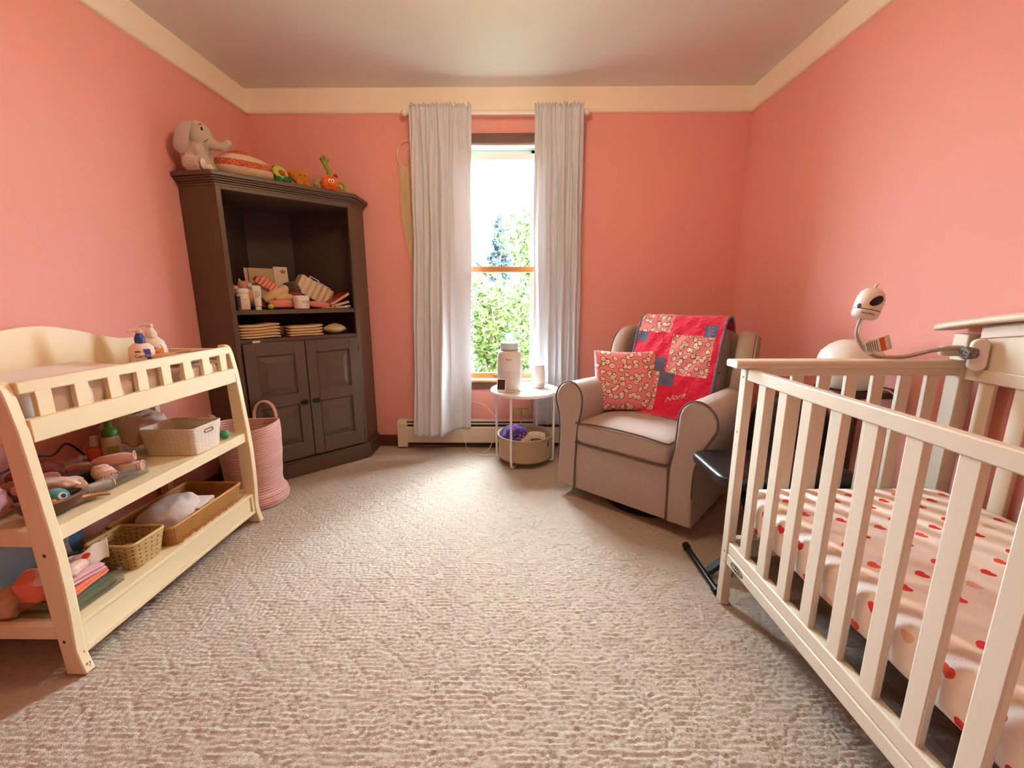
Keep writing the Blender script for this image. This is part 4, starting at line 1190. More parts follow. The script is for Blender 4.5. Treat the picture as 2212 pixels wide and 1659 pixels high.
tag(b.build('knitted_cushion', KN.m, angle=180), 'cream and brick-red knitted cushion lying on the cabinet top behind the plush elephant', 'cushion', loc=CW(.190, .170, ZT), rotz=R(45))

av = cthing('plush_avocado', 'plush half avocado with an orange pit leaning on the cabinet top', 'plush toy', .350, .055, ZT)
AVG = fabric('avocado_skin_plush', (48, 104, 52), (30, 80, 40), scale=300, bump=.6); AVF = fabric('avocado_flesh_plush', (190, 206, 92), (164, 186, 70), scale=300, bump=.5); PIT = fabric('pit_plush', (182, 84, 34), (152, 66, 26), scale=300, bump=.5)
b = MB(); b.ell((0, .012, .056), (.046, .030, .050), rot=(R(-24), R(22), 0)); b.ell((-.018, .016, .072), (.032, .026, .036))
blob_mesh(b, 'body', AVG, av, .005, 6)
b = MB(); b.ell((-.003, -.010, .066), (.043, .014, .040), rot=(R(-24), R(24), 0), nu=28, nv=16); b.build('flesh', AVF, av)
b = MB(); b.ell((.002, -.022, .062), (.021, .011, .019), rot=(R(-24), R(24), 0)); b.build('pit', PIT, av)
b = MB()
for xx in (-.014, .022): b.ell((xx, -.020, .026), (.017, .018, .024), rot=(R(-20), 0, 0))
b.ell((.046, -.010, .036), (.010, .012, .018), rot=(0, R(-20), 0)); b.build('foot', fabric('green_foot_plush', (52, 128, 84), (40, 104, 66), scale=300), av)

ng = cthing('plush_nugget', 'golden-orange plush nugget with stubby legs beside the avocado on the cabinet top', 'plush toy', .458, .060, ZT)
NUG = fabric('golden_plush', (208, 132, 40), (178, 104, 24), scale=240, bump=.9, vs=50)
b = MB(); b.ell((-.012, 0, .066), (.042, .032, .042), rot=(0, R(14), 0)); b.ell((.022, 0, .060), (.036, .030, .044)); b.ell((-.038, .004, .078), (.026, .022, .024))
for xx in (-.012, .030): b.ell((xx, -.016, .022), (.018, .020, .024))
blob_mesh(b, 'body', NUG, ng, .005, 6)
for xx in (-.004, .022):
    b = MB(); b.ell((xx, -.0335, .070), (.003, .003, .0035), nu=10, nv=8); b.build('eye', M['black'], ng)

pk = cthing('plush_pumpkin', 'orange plush pumpkin with a smiling face, green arms and a tall green stem', 'plush toy', .634, .050, ZT, R(-8))
pk.scale = (1.1, 1.1, 1.04)
PUM = fabric('pumpkin_plush', (238, 118, 36), (218, 98, 24), scale=300, bump=.4); PGR = fabric('lime_plush', (150, 168, 52), (126, 146, 40), scale=300, bump=.4)
b = MB(); b.ell((0, 0, .052), (.050, .044, .047), e1=.8, e2=.9, nu=60, nv=22, disp=lambda p: Vector((p.x, p.y, p.z)) * (1 - .05 * (.5 + .5 * math.cos(math.atan2(p.y, p.x) * 9)) * (1 - abs(p.z) / .06)))
b.build('body', PUM, pk, angle=180)
b = MB(); b.tube(spline([(.006, 0, .092), (0, 0, .122), (-.012, 0, .150), (-.018, 0, .176)], 4), [.013, .013, .0125, .012, .012, .012, .0125, .013, .0135, .014, .015, .0155, .016], 14); b.build('stem', PGR, pk)
b = MB()
for k in range(5):
    a = R(72 * k); b.tube([(-.018 + .010 * math.cos(a), .010 * math.sin(a), .170), (-.018 + .019 * math.cos(a), .017 * math.sin(a), .188), (-.018 + .009 * math.cos(a), .009 * math.sin(a), .202)], [.007, .008, .003], 8)
b.ell((-.018, 0, .192), (.010, .010, .022)); b.build('stem_leaf', PGR, pk)
for sg in (1, -1):
    pts = [(.046, -.008, .062), (.068, -.016, .058), (.076, -.020, .036), (.074, -.022, .018)] if sg > 0 else [(-.046, -.008, .060), (-.062, -.018, .056), (-.076, -.024, .038), (-.082, -.026, .030)]
    b = MB(); b.tube(spline(pts, 4), .0085, 10); b.ell(pts[-1], (.010, .010, .011)); b.build('arm', PGR, pk)
    b = MB(); b.ell((.0085 * sg, -.0445, .060), (.0085, .004, .0115), nu=16, nv=10); e_ = b.build('eye', M['white'], pk)
    b = MB(); b.ell((.0065 * sg, -.0480, .058), (.0035, .002, .0045), nu=10, nv=8); b.build('pupil', M['black'], e_)
    b = MB(); b.tube([(.004 * sg, -.0455, .077), (.011 * sg, -.0450, .080), (.018 * sg, -.0430, .076)], .0016, 6); b.build('brow', M['red_ink'] if 'red_ink' in M else RED, pk)
    b = MB(); b.ell((.022 * sg, -.018, .006), (.016, .020, .008)); b.build('foot', PUM, pk)
b = MB(); b.tube(spline([(-.014, -.0435, .040), (0, -.0475, .031), (.015, -.0435, .041)], 5), .0018, 6); b.build('smile', RED, pk)
bw2 = MB()
for k in range(6):
    a = R(60 * k); bw2.tube([(.036, -.002, .098), (.036 + .014 * math.cos(a), -.002, .100 + .014 * math.sin(a))], [.003, .004], 6)
bw2.build('ribbon', mat('plum_ribbon', (120, 52, 56), .7), pk)
wb_ = cthing('plush_ball', 'cream plush toy with little feet half hidden behind the pumpkin', 'plush toy', .712, .115, ZT)
b = MB(); b.ell((0, 0, .050), (.048, .036, .048)); b.ell((.052, -.03, .012), (.030, .014, .012)); blob_mesh(b, 'body', fabric('ivory_plush', (232, 206, 160), (212, 186, 140), scale=300), wb_, .005, 6)

# ------------------------------------------------------------------ upper cabinet shelf
ZU = 1.066
jr = cthing('supplement_jar', 'white screw-top jar with orange lettering at the left end of the upper shelf', 'jar', .082, .075, ZU)
b = MB(); b.lathe([(.030, 0), (.0345, .004), (.0345, .086), (.031, .096)], 32); b.build('body', mat('cream_plastic', (232, 218, 194), .4), jr)
b = MB(); b.lathe([(.033, .096), (.0345, .098), (.0345, .120), (.032, .123), (0, .124)], 32); b.build('lid', M['white'], jr)
ORI = mat('orange_ink', (214, 110, 50), .6)
b = MB(); patch(b, .0347, -1.5, -.55, .010, .078); b.build('label', mat('grey_label', (116, 108, 96), .6), jr)
text('lettering', 'BABY', .010, ORI, jr, (.15, 0, .058), wrap=.0348); text('lettering', '1 2 3', .011, ORI, jr, (.15, 0, .044), wrap=.0348); text('lettering', 'vitamin', .007, ORI, jr, (.15, 0, .030), wrap=.0348); text('lettering', 'drops', .007, ORI, jr, (.15, 0, .020), wrap=.0348)
tu = cthing('cream_tube', 'white tube of cream standing on its cap right of the jar', 'tube', .152, .052, ZU, R(-6))
b = MB()
def tubefn(u, v):
    a = 2 * math.pi * u; k = min(1, max(0, (v - .15) / .85)); rx = .019 + .005 * k; ry = .019 * (1 - k) + .0012
    return (rx * math.cos(a), ry * math.sin(a), .022 + .118 * v)
b.grid(28, 12, tubefn, cu=True); b.build('body', mat('white_tube', (226, 220, 206), .4), tu, angle=60)
b = MB(); b.lathe([(.0165, 0), (.0165, .021), (.015, .023), (0, .023)], 24); b.build('cap', M['white'], tu)
for i_, tx in enumerate(('zinc oxide', 'diaper rash', 'cream')):
    text('lettering', tx, .009, INK, tu, None, xf=Matrix.Translation((-.009 + i_ * .009, -.0185 + .0025 * 0, .090)) @ Matrix.Rotation(R(8), 4, 'X') @ Matrix.Rotation(R(90), 4, 'X') @ Matrix.Rotation(R(90), 4, 'Z'))
pt = cthing('ointment_tub', 'squat white ointment tub with blue and red lettering at the front of the upper shelf', 'tub', .398, .058, ZU)
b = MB(); b.lathe([(.040, 0), (.045, .005), (.0465, .03), (.0465, .056)], 36); b.build('body', mat('tub_white', (238, 226, 212), .4), pt)
b = MB(); b.lathe([(.0478, .056), (.0490, .060), (.0480, .078), (.045, .083), (0, .084)], 36); b.build('lid', M['white'], pt)
text('lettering', 'Aquaphor', .0125, mat('navy_ink', (40, 40, 110), .6), pt, (.30, 0, .046), wrap=.0468)
text('lettering', 'HEALING OINTMENT', .0045, RED, pt, (.30, 0, .036), wrap=.0468); text('lettering', 'for baby skin', .006, mat('navy_ink', (40, 40, 110), .6), pt, (.30, 0, .022), wrap=.0468)
b = MB(); b.ell((0, 0, .017), (.017, .017, .017)); tag(b.build('yellow_ball', mat('lime_yellow', (196, 182, 50), .6)), 'small yellow-green ball at the front of the upper shelf', 'ball', loc=CW(.220, .055, ZU))
def cpos(s, d, z): return CW(s, d, z)
rag('pink_slipper', 'round pink quilted baby slipper in front of the plush legs on the upper shelf', 'slipper', cpos(.300, .115, 1.098), (.075, .038, .026), fabric('salmon_quilted', (240, 156, 136), (226, 136, 116), vs=90), 101, rot=(0, 0, R(45)), amp=.05)
rag('dark_pouch', 'dark flat pouch under the pink slipper on the upper shelf', 'pouch', cpos(.315, .15, 1.0735), (.09, .05, .008), SOCK['char'], 102, rot=(0, 0, R(45)), amp=.03)
rag('pink_pouch', 'flat salmon-pink pouch right of the ointment tub', 'pouch', cpos(.520, .105, 1.090), (.070, .036, .022), fabric('salmon_fleece', (232, 148, 132), (214, 128, 112)), 103, rot=(0, R(6), R(45)), amp=.08)
pn = cthing('pencil', 'yellow and pink pencil lying at the right front of the upper shelf', 'pencil', .600, .055, ZU)
b = MB(); b.tube([(-.055, 0, .0045), (.045, .012, .0045)], .004, 6); b.build('shaft', mat('pencil_yellow', (232, 172, 60), .5), pn); b = MB(); b.tube([(-.075, -.0024, .0045), (-.055, 0, .0045)], .0042, 6); b.build('eraser', SOCK['coral'], pn); b = MB(); b.tube([(.045, .012, .0045), (.062, .014, .0045)], [.004, .0006], 6); b.build('tip', SOCK['tan'], pn)
rag('chip_clip', 'small white tangle of ribbon at the far right of the upper shelf', 'ribbon', cpos(.690, .06, 1.076), (.018, .012, .010), SOCK['white'], 104, amp=.5, s=60)
# plush heap
rag('plush_bear', 'beige rounded plush toy in the middle of the upper cabinet shelf', 'plush toy', cpos(.235, .235, 1.145), (.105, .06, .078), fabric('beige_plush', (196, 176, 150), (172, 152, 128), scale=260, bump=.8), 111, rot=(0, R(6), R(45)), amp=.10)
dl = cthing('rag_doll', 'pink-eared plush kitten peeking out at the left of the upper shelf', 'plush toy', .125, .205, 1.13)
b = MB(); b.ell((0, 0, .075), (.036, .030, .032)); b.ell((.01, 0, .02), (.04, .034, .055)); b.tube([(-.018, 0, .095), (-.024, 0, .126)], [.014, .003], 8); b.tube([(.018, 0, .095), (.022, 0, .118)], [.012, .003], 8); blob_mesh(b, 'body', fabric('peach_plush', (232, 168, 136), (214, 146, 116), scale=260), dl, .005, 5)
b = MB(); b.ell((.022, -.026, .080), (.016, .012, .017)); b.build('muzzle', SOCK['white'], dl)
STR = NT('orange_striped_satin'); wv = STR.n('TexWave'); wv.inputs['Scale'].default_value = 14; wv.inputs['Distortion'].default_value = 3
STR.l(STR.coord(), wv.inputs['Vector']); STR.color(STR.mix(wv.outputs['Fac'], srgb((200, 84, 54)), srgb((236, 168, 140)))); STR.b.inputs['Roughness'].default_value = .45
rag('striped_scarf', 'orange and peach striped satin scarf draped over the plush heap', 'scarf', cpos(.275, .175, 1.195), (.105, .030, .030), STR.m, 113, rot=(0, R(34), R(45)), amp=.2)
rag('orange_bib', 'orange and white folded cloth behind the screw-top jar', 'cloth', cpos(.085, .22, 1.175), (.07, .03, .03), STR.m, 114, rot=(0, R(20), R(45)), amp=.2)
pl_ = cthing('corduroy_plush', 'two cream ribbed plush legs lying in front of the scarf', 'plush toy', .30, .165, 1.120)
RIB = fabric('cream_corduroy', (226, 200, 150), (204, 178, 128), scale=400, bump=.5)
b = MB(); b.tube([(-.085, 0, .0), (-.03, -.01, .035), (.03, 0, .066)], [.026, .030, .028], 14); b.ell((.035, 0, .068), (.03, .028, .03)); b.tube([(-.02, -.02, .005), (.05, -.02, .016), (.115, -.01, .008)], [.022, .026, .022], 14); blob_mesh(b, 'body', RIB, pl_, .006, 6)
rag('brown_plush', 'dark brown plush with a rust paw behind the cream legs', 'plush toy', cpos(.395, .215, 1.190), (.050, .04, .045), fabric('brown_fur', (104, 74, 56), (80, 54, 40), scale=200, bump=1), 116, amp=.2)
rag('rust_cloth', 'rust-red crumpled cloth between the cream legs and the white box', 'cloth', cpos(.385, .16, 1.150), (.055, .025, .018), SOCK['red'], 117, rot=(0, 0, R(45)), amp=.25)
def board(name, label, cat, s, d, z, w, h, t, m, tilt=0, rz=0, roll=0):
    b = MB(); b.box(-w / 2, w / 2, -t / 2, t / 2, 0, h)
    return tag(b.build(name, m, bevel=.001), label, cat, loc=CW(s, d, z), rot=Euler((R(tilt), R(roll), R(45) + R(rz))))
board('cardboard_sheet', 'beige cardboard sheet standing at the back of the plush heap', 'cardboard', .285, .30, 1.10, .20, .225, .004, mat('beige_card', (198, 174, 132), .8), -8)
board('pink_card', 'pale pink card standing left behind the beige cardboard sheet', 'card', .205, .315, 1.10, .08, .225, .003, mat('pale_pink_card', (222, 190, 180), .8), -8)
bc = board('picture_card', 'white card with a small gold flower print at the right of the beige cardboard', 'card', .372, .292, 1.10, .085, .238, .003, mat('ivory_card', (224, 206, 186), .7), -8)
b = MB()
for k in range(3): b.ell((.014 + .009 * (k - 1), -.003, .205 + .006 * (k % 2)), (.005, .0015, .013), rot=(0, R(30 * (k - 1)), 0), nu=10, nv=8)
b.build('flower_print', mat('gold_print', (170, 110, 50), .6), bc)
# leaning white accordion folder with photo cards
fo = thing('accordion_folder', 'cream accordion folder tipped over to the right on the upper shelf', 'folder', CW(.500, .215, 1.100), 0, rot=Euler((0, R(30), R(45)), 'XYZ'))
b = MB()
pr = []
for k in range(13): pr.append((-.115 + .230 * k / 12, -.012 if k % 2 else .0))
rim_ = [(.115, .09), (-.115, .09)]
b.prism(pr + rim_, 'xy', .035, .150); b.build('body', mat('cream_folder', (226, 210, 180), .7), fo)
for i_, (xx, zz) in enumerate(((-.03, .0), (.03, .004), (.075, .0))):
    b = MB(); b.box(xx - .035, xx + .03, .02 + .02 * i_, .022 + .02 * i_, .10, .172 - zz); p_ = b.build('photo', M['white'], fo)
    b = MB(); b.box(xx - .029, xx + .024, .0190 + .02 * i_, .0202 + .02 * i_, .12, .166 - zz); b.build('picture', M['black'], p_)
rag('crumpled_bag', 'small dark and cream crumpled bag behind the folder on the upper shelf', 'bag', cpos(.610, .285, 1.165), (.035, .03, .035), print_fabric('black_cream_print', (206, 186, 150), (40, 34, 30), (40, 34, 30), 60), 121, amp=.25)
def book(name, label, s, d, z, w, h, t, m, rot, spine=None):
    root = thing(name, label, 'book', CW(s, d, z), 0, rot=rot, group='picture books on the upper shelf')
    b = MB(); b.box(-w / 2, w / 2, -h / 2, h / 2, 0, .002); b.box(-w / 2, w / 2, -h / 2, h / 2, t - .002, t); b.box(-w / 2, -w / 2 + .002, -h / 2, h / 2, .002, t - .002); b.build('cover', m, root)
    b = MB(); b.box(-w / 2 + .003, w / 2 - .003, -h / 2 + .003, h / 2 - .003, .002, t - .002); b.build('pages', mat('book_pages', (226, 206, 168), .8), root)
    return root
CB1 = mat('red_book_cover', (160, 36, 30), .4, .1, 30); CB2 = print_fabric('picture_book_cover', (140, 60, 40), (210, 130, 80), (40, 40, 70), 40, .5); CB3 = print_fabric('blue_book_cover', (70, 96, 140), (150, 170, 190), (40, 60, 110), 50, .5)
book('picture_book', 'blue picture book at the bottom of the leaning books', .660, .12, 1.067, .10, .12, .016, CB3, Euler((0, R(0), R(45))))
book('picture_book', 'brown picture book in the middle of the leaning books', .655, .14, 1.086, .13, .14, .018, CB2, Euler((0, R(-14), R(45))))
rb = book('picture_book', 'red book leaning at the right end of the upper shelf, uppermost', .660, .155, 1.118, .155, .15, .020, CB1, Euler((0, R(-30), R(45))))
text('lettering', 'GOODNIGHT', .012, mat('gold_ink', (226, 180, 90), .5), rb, None, xf=Matrix.Translation((-.01, -.0755, .0105)) @ Matrix.Rotation(R(90), 4, 'X'))

# lower cabinet shelf: stacked burp cloths, small pillow
ZL = .896
CLOTH = fabric('cream_gauze', (238, 212, 160), (220, 190, 136), scale=420, bump=.6, vs=120)
def stack(label, s0, s1, n, h, seed, grp):
    w = (s1 - s0) / 2
    for k in range(n):
        root = thing('burp_cloth', label[k], 'burp cloth', CW((s0 + s1) / 2, .115, ZL + h * k), R(45), grp)
        b = MB()
        def fn(u, v, k=k):
            x = -w + 2 * w * u; a = math.pi * (v * 2 - .5) if v < .5 else math.pi * ((v - .5) * 2 + .5)
            return (0, 0, 0)
        b.ell((0, 0, h / 2), (w, .095, h * .54), e1=.6, e2=.18, nu=72, nv=10,
              disp=lambda p, k=k: Vector((p.x + .004 * nz3(p, 24, seed + k * 7), p.y + .003 * nz3(p, 60, seed + k), p.z * (1 + .15 * nz3(p, 50, seed + k)))))
        for i, p in enumerate(b.v): b.v[i] = (p[0], p[1], p[2] + (.010 * nz3((p[0], 0, 0), 9, seed) + .012 * max(0, p[0] / w) ** 2 * (k / n)))
        b.build('folded_layer', CLOTH, root, angle=180)
        b = MB(); b.tube([(-w * .96 + 2 * w * .96 * t / 30, -.0955 - .001 * math.sin(t * 2.1), h * .52 + .010 * nz3((-w + 2 * w * t / 30, 0, 0), 9, seed) + .012 * max(0, (-1 + 2 * t / 30)) ** 2 * (k / n) + .0008 * math.sin(t * 3)) for t in range(31)], .0011, 5); b.build('stitching', SOCK['tan'], root)
ords = ('bottom', 'second from the bottom', 'third from the bottom', 'fourth from the bottom', 'top')
stack(['cream burp cloth, %s of the left stack on the lower shelf' % q for q in ords], .030, .254, 5, .0165, 131, 'left stack of burp cloths')
stack(['cream burp cloth, %s of the right stack on the lower shelf' % q for q in ('bottom', 'second from the bottom', 'third from the bottom', 'top')], .300, .510, 4, .0165, 151, 'right stack of burp cloths')
rag('brown_teddy', 'small brown fuzzy toy squeezed between the two stacks of burp cloths', 'toy', cpos(.276, .14, .930), (.020, .04, .032), fabric('tan_brown_fur', (150, 108, 70), (104, 70, 44), scale=160, bump=1, vs=40), 161, rot=(0, 0, R(45)), amp=.3)
b = MB(); b.ell((0, 0, .034), (.075, .055, .036), e1=1.3, e2=1.1, nu=40, nv=18); 
tag(b.build('nursing_pillow', fabric('cream_olive_cotton', (206, 186, 140), (186, 166, 118)), angle=180), 'small cream eye-shaped pillow at the right end of the lower cabinet shelf', 'pillow', loc=CW(.605, .085, ZL), rotz=R(45))
rag('dark_cloth', 'dark folded cloth behind the small cream pillow', 'cloth', cpos(.655, .16, .915), (.055, .05, .018), SOCK['char'], 163, rot=(0, 0, R(45)), amp=.1)

# ------------------------------------------------------------------ round side table by the window
RTX, RTY = .058, 2.848
rtb = thing('round_side_table', 'round white side table with thin tube legs in front of the window', 'table', (RTX, RTY, 0))
b = MB(); b.lathe([(0, .500), (.226, .500), (.234, .503), (.236, .516), (.233, .522), (.227, .522), (.225, .519), (0, .519)], 64); b.build('tabletop', mat('white_lacquer', (240, 238, 234), .3, .01), rtb, angle=25)
for (ax, ay) in ((-.093, -.178), (.198, -.045)):
    pts = [(ax, ay, .502), (ax, ay, .06), (ax * .985, ay * .985, .022), (ax * .9, ay * .9, .008), (ax * .7, ay * .7, .008), (-ax * .7, -ay * .7, .008), (-ax * .9, -ay * .9, .008), (-ax * .985, -ay * .985, .022), (-ax, -ay, .06), (-ax, -ay, .502)]
    if ax > 0: pts = [(p[0], p[1], p[2] + (.016 if p[2] < .01 else 0)) for p in pts]
    b = MB(); b.tube(pts, .0085, 12); b.build('leg', M['white'], rtb)
fb = thing('fabric_basket', 'round taupe felt basket standing between the side table legs', 'basket', (RTX + .004, RTY + .005, .036))
FELT2 = fabric('taupe_felt', (186, 160, 130), (166, 142, 114), scale=300)
b = MB(); b.lathe([(0, 0), (.176, 0), (.183, .004), (.190, .155), (.196, .158), (.196, .168), (.188, .168), (.182, .155), (.176, .008), (0, .006)], 56); b.build('body', FELT2, fb, angle=40)
b = MB(); b.tube([(.181 * math.cos(R(a)), .181 * math.sin(R(a)), .004) for a in range(0, 360, 8)], .004, 6, closed=True); b.build('base_seam', M['chair_dark'], fb)
b = MB(); b.box(.150, .160, -.115, -.112, .105, .14); b.build('care_tag', M['chair_dark'], fb)
PRN = print_fabric('blue_purple_floral', (70, 70, 160), (220, 110, 80), (120, 80, 170), 45)
rag('floral_pouch', 'blue, purple and orange printed pouch stuffed into the felt basket', 'pouch', (-.01, 2.86, .185), (.085, .055, .065), PRN, 171, amp=.25, s=18)
yarn = thing('yarn_skein', 'cream yarn skein lying in the felt basket', 'yarn', (.125, 2.82, .150))
b = MB()
for k in range(26):
    o_ = (k % 7 - 3) * .010; hgt = .012 + .022 * math.cos((k % 7 - 3) * .45) + .004 * (k // 7)
    b.tube(spline([(-.095 + .003 * k % 5, o_ - .01, hgt * .5), (-.04, o_, hgt + .012), (.02, o_ + .004 * (k % 3), hgt + .020), (.075, o_ + .006, hgt + .006)], 4), .0045, 6)
b.build('strand', fabric('cream_wool', (236, 220, 186), (220, 202, 166), scale=500, bump=.6), yarn)

ap = thing('air_purifier', 'white cylinder air purifier with a dotted grille on the round table', 'air purifier', (-.048, 2.832, .520))
SHELL = mat('pearl_white_plastic', (226, 220, 214), .38, .01)
def grille():
    t = NT('perforated_grille'); sx_ = t.n('SeparateXYZ'); t.l(t.coord(), sx_.inputs[0])
    ang = t.math('ARCTAN2', sx_.outputs['X'], sx_.outputs['Y']); u = t.math('MULTIPLY', ang, 62 / 6.28318); v = t.math('MULTIPLY', sx_.outputs['Z'], 118.0)
    row = t.math('FLOOR', v); u2 = t.math('ADD', u, t.math('MULTIPLY', t.math('MODULO', row, 2.0), .5))
    du = t.math('SUBTRACT', t.math('FRACT', t.math('ADD', u2, 100.0)), .5); dv = t.math('SUBTRACT', t.math('FRACT', v), .5)
    d = t.math('SQRT', t.math('ADD', t.math('MULTIPLY', du, du), t.math('MULTIPLY', dv, dv)))
    hole = t.math('LESS_THAN', d, .23)
    t.color(t.mix(hole, srgb((226, 220, 214)), srgb((92, 86, 84)))); t.b.inputs['Roughness'].default_value = .4
    return t.m
b = MB(); b.lathe([(.066, 0), (.068, .003), (.078, .010), (.081, .05), (.0815, .14)], 48); b.build('grille', grille(), ap)
b = MB(); b.lathe([(.0816, .14), (.0815, .20), (.079, .245), (.076, .258), (.070, .266), (.064, .268)], 48); b.build('shell', SHELL, ap)
b = MB(); b.lathe([(.060, .266), (.062, .272), (.060, .279), (.055, .279), (.0, .277)], 40); b.build('vent_ring', mat('cool_grey_plastic', (150, 164, 172), .4), ap)
b = MB()
b.lathe([(.058, .279), (.062, .322), (.056, .3225), (.050, .300), (0, .298)], 40); b.build('top_collar', mat('aqua_white_plastic', (206, 232, 236), .4), ap)
text('lettering', 'levoit', .017, INK, ap, (-.02, 0, .216), wrap=.0822)

sk = thing('smart_speaker', 'white rounded smart speaker at the right of the round table', 'speaker', (.152, 2.90, .520))
b = MB(); b.lathe([(.046, .034), (.0475, .037), (.046, .10), (.0405, .150), (.038, .160), (.036, .161), (.0, .160)], 40); b.build('body', M['white'], sk)
b = MB(); b.lathe([(.036, 0), (.043, .004), (.047, .016), (.0475, .034)], 40); b.build('fabric_base', fabric('pale_speaker_mesh', (222, 206, 200), (206, 190, 186), scale=800), sk)
mo = thing('baby_monitor', 'small white square display with a dark screen propped against the air purifier', 'display', (-.100, 2.745, .520), R(-8), rot=Euler((R(-14), 0, R(-12))))
b = MB(); b.prism(rounded_rect(-.032, .030, 0, .088, .008), 'xz', -.006, .006); b.build('case', M['white'], mo, bevel=.002)
b = MB(); b.prism(rounded_rect(-.026, .024, .016, .082, .003), 'xz', -.0078, -.0058); b.build('screen', mat('dark_plum_screen', (62, 40, 46), .2), mo)
b = MB(); b.prism([(-.02, .0), (.03, .0), (.03, .01), (-.02, .01)], 'xz', .004, .035); b.build('stand', M['offwhite'], mo)
rr = random.Random(9)
pts = [(-.07 + .11 * k / 22 + .012 * math.sin(k * 1.9), 2.722 + .016 * math.sin(k * 2.4), .526 + .007 * abs(math.sin(k * 1.3))) for k in range(23)]
cord('charger_cord', 'coiled beige charger cord bunched in front of the air purifier', pts, .0035, M['offwhite'])

# ------------------------------------------------------------------ glider armchair
CH = thing('glider_armchair', 'taupe wingback glider armchair with dark piping in the far right corner', 'armchair', (.241, 2.34, 0), R(-42.0))
CHM = Matrix.Translation((.241, 2.34, 0)) @ Matrix.Rotation(R(-42.0), 4, 'Z')
UP = M['chair']; PIP = M['chair_dark']
W = .77
b = MB(); b.lathe([(0, 0), (.262, 0), (.268, .006), (.268, .024), (.255, .032), (.225, .032), (.220, .02), (0, .02)], 48, (.42, .33, 0)); b.lathe([(.05, .02), (.05, .075)], 16, (.42, .33, 0)); b.build('swivel_base', M['blackmetal'], CH)
b = MB(); b.box(.03, W - .03, .035, .74, .075, .335); b.build('seat_box', UP, CH, bevel=.012)
b = MB(); b.box(.118, W - .105, .004, .05, .067, .333); b.build('front_panel', UP, CH, bevel=.008)
armL = [(.0, .068), (.121, .064), (.123, .20), (.128, .34), (.136, .44), (.150, .50), (.158, .56), (.157, .605), (.143, .645), (.113, .674), (.078, .684), (.040, .674), (.008, .648), (-.012, .610), (-.014, .565), (.0, .52), (.012, .46), (.014, .36), (.008, .22)]
def arm_pts(right):
    if not right: return armL
    def ss(z): k = min(1, max(0, (z - .30) / .28)); return k * k * (3 - 2 * k)
    return [(W + .008 - p[0] + .062 * ss(p[1]), p[1]) for p in armL][::-1]
for right in (0, 1):
    pts = arm_pts(right)
    b = MB(); n = len(pts); rows = []
    NB = 14
    cx = .07 if not right else W - .02
    for k in range(NB + 1):
        t = k / NB; y = .0 + .66 * t
        rows.append([((p[0] - cx) * (1 - .12 * t) + cx, y, p[1] - (.02 * t * max(0, (p[1] - .4) / .28))) for p in pts])
    vs_ = [q for r_ in rows for q in r_]
    b.add(vs_, [(j * n + i, j * n + (i + 1) % n, (j + 1) * n + (i + 1) % n, (j + 1) * n + i) for j in range(NB) for i in range(n)] + [tuple(range(n - 1, -1, -1)), tuple(NB * n + i for i in range(n))])
    a_ = b.build('arm', UP, CH, bevel=.010, seg=3, angle=50)
    b = MB(); loop = spline([(p[0], -.003, p[1]) for p in (pts[2:] + pts[:0])] if not right else [(p[0], -.003, p[1]) for p in pts[:-2]], 4)
    b.tube(loop, .0042, 8); b.build('piping', PIP, a_)
    inx = .1215 if not right else W + .008 - .1215
    b = MB(); b.tube([(inx, -.003, .064), (inx + (.002 if not right else -.002), -.003, .20), (inx + (.006 if not right else -.006), -.003, .34)], .0042, 8); b.build('seam_piping', PIP, a_)
def cush(p):
    return p
b = MB(); b.ell((W / 2, .262, .402), (.272, .275, .070), e1=.34, e2=.16, nu=72, nv=22, disp=lambda p: Vector((p.x, p.y, p.z + .014 * (1 - (p.x / .27) ** 2) * (1 if p.z > 0 else 0))))
sc_ = b.build('seat_cushion', UP, CH, angle=180)
for zz in (.458, .346):
    b = MB(); b.tube(spline([(.116, .10, zz), (.119, .02, zz), (.135, -.008, zz), (.25, -.0145, zz + (.012 if zz > .4 else 0)), (W / 2, -.0155, zz + (.016 if zz > .4 else 0)), (W - .25, -.0145, zz + (.012 if zz > .4 else 0)), (W - .135, -.008, zz), (W - .119, .02, zz), (W - .116, .10, zz)], 6), .0045, 8); b.build('piping', PIP, sc_)
# back: leaning board plus padded cushion
lean = Matrix.Translation((W / 2 + .055, .535, .42)) @ Matrix.Rotation(R(-13), 4, 'X')
b = MB(); b.ell((0, .10, .24), (.30, .095, .335), e1=.35, e2=.3, nu=60, nv=28, xf=lean); b.build('backrest_frame', UP, CH, angle=180)
def backdisp(p):
    k = 1 - .16 * math.exp(-((p.z - .02) / .035) ** 2)
    return Vector((p.x, p.y * k, p.z))
b = MB(); b.ell((0, -.010, .285), (.262, .098, .315), e1=.45, e2=.35, nu=72, nv=40, disp=backdisp, xf=lean); b.build('back_cushion', UP, CH, angle=180)
b = MB(); b.tube([(-.255, -.090, .305), (-.12, -.0965, .303), (0, -.0985, .303), (.12, -.0965, .303), (.255, -.090, .305)], .0022, 6, xf=lean); b.build('back_seam', PIP, CH)
wing_prof = [(.16, .16), (-.02, .16), (-.085, .20), (-.125, .27), (-.140, .35), (-.132, .43), (-.105, .495), (-.060, .535), (.0, .550), (.07, .545), (.15, .53)]
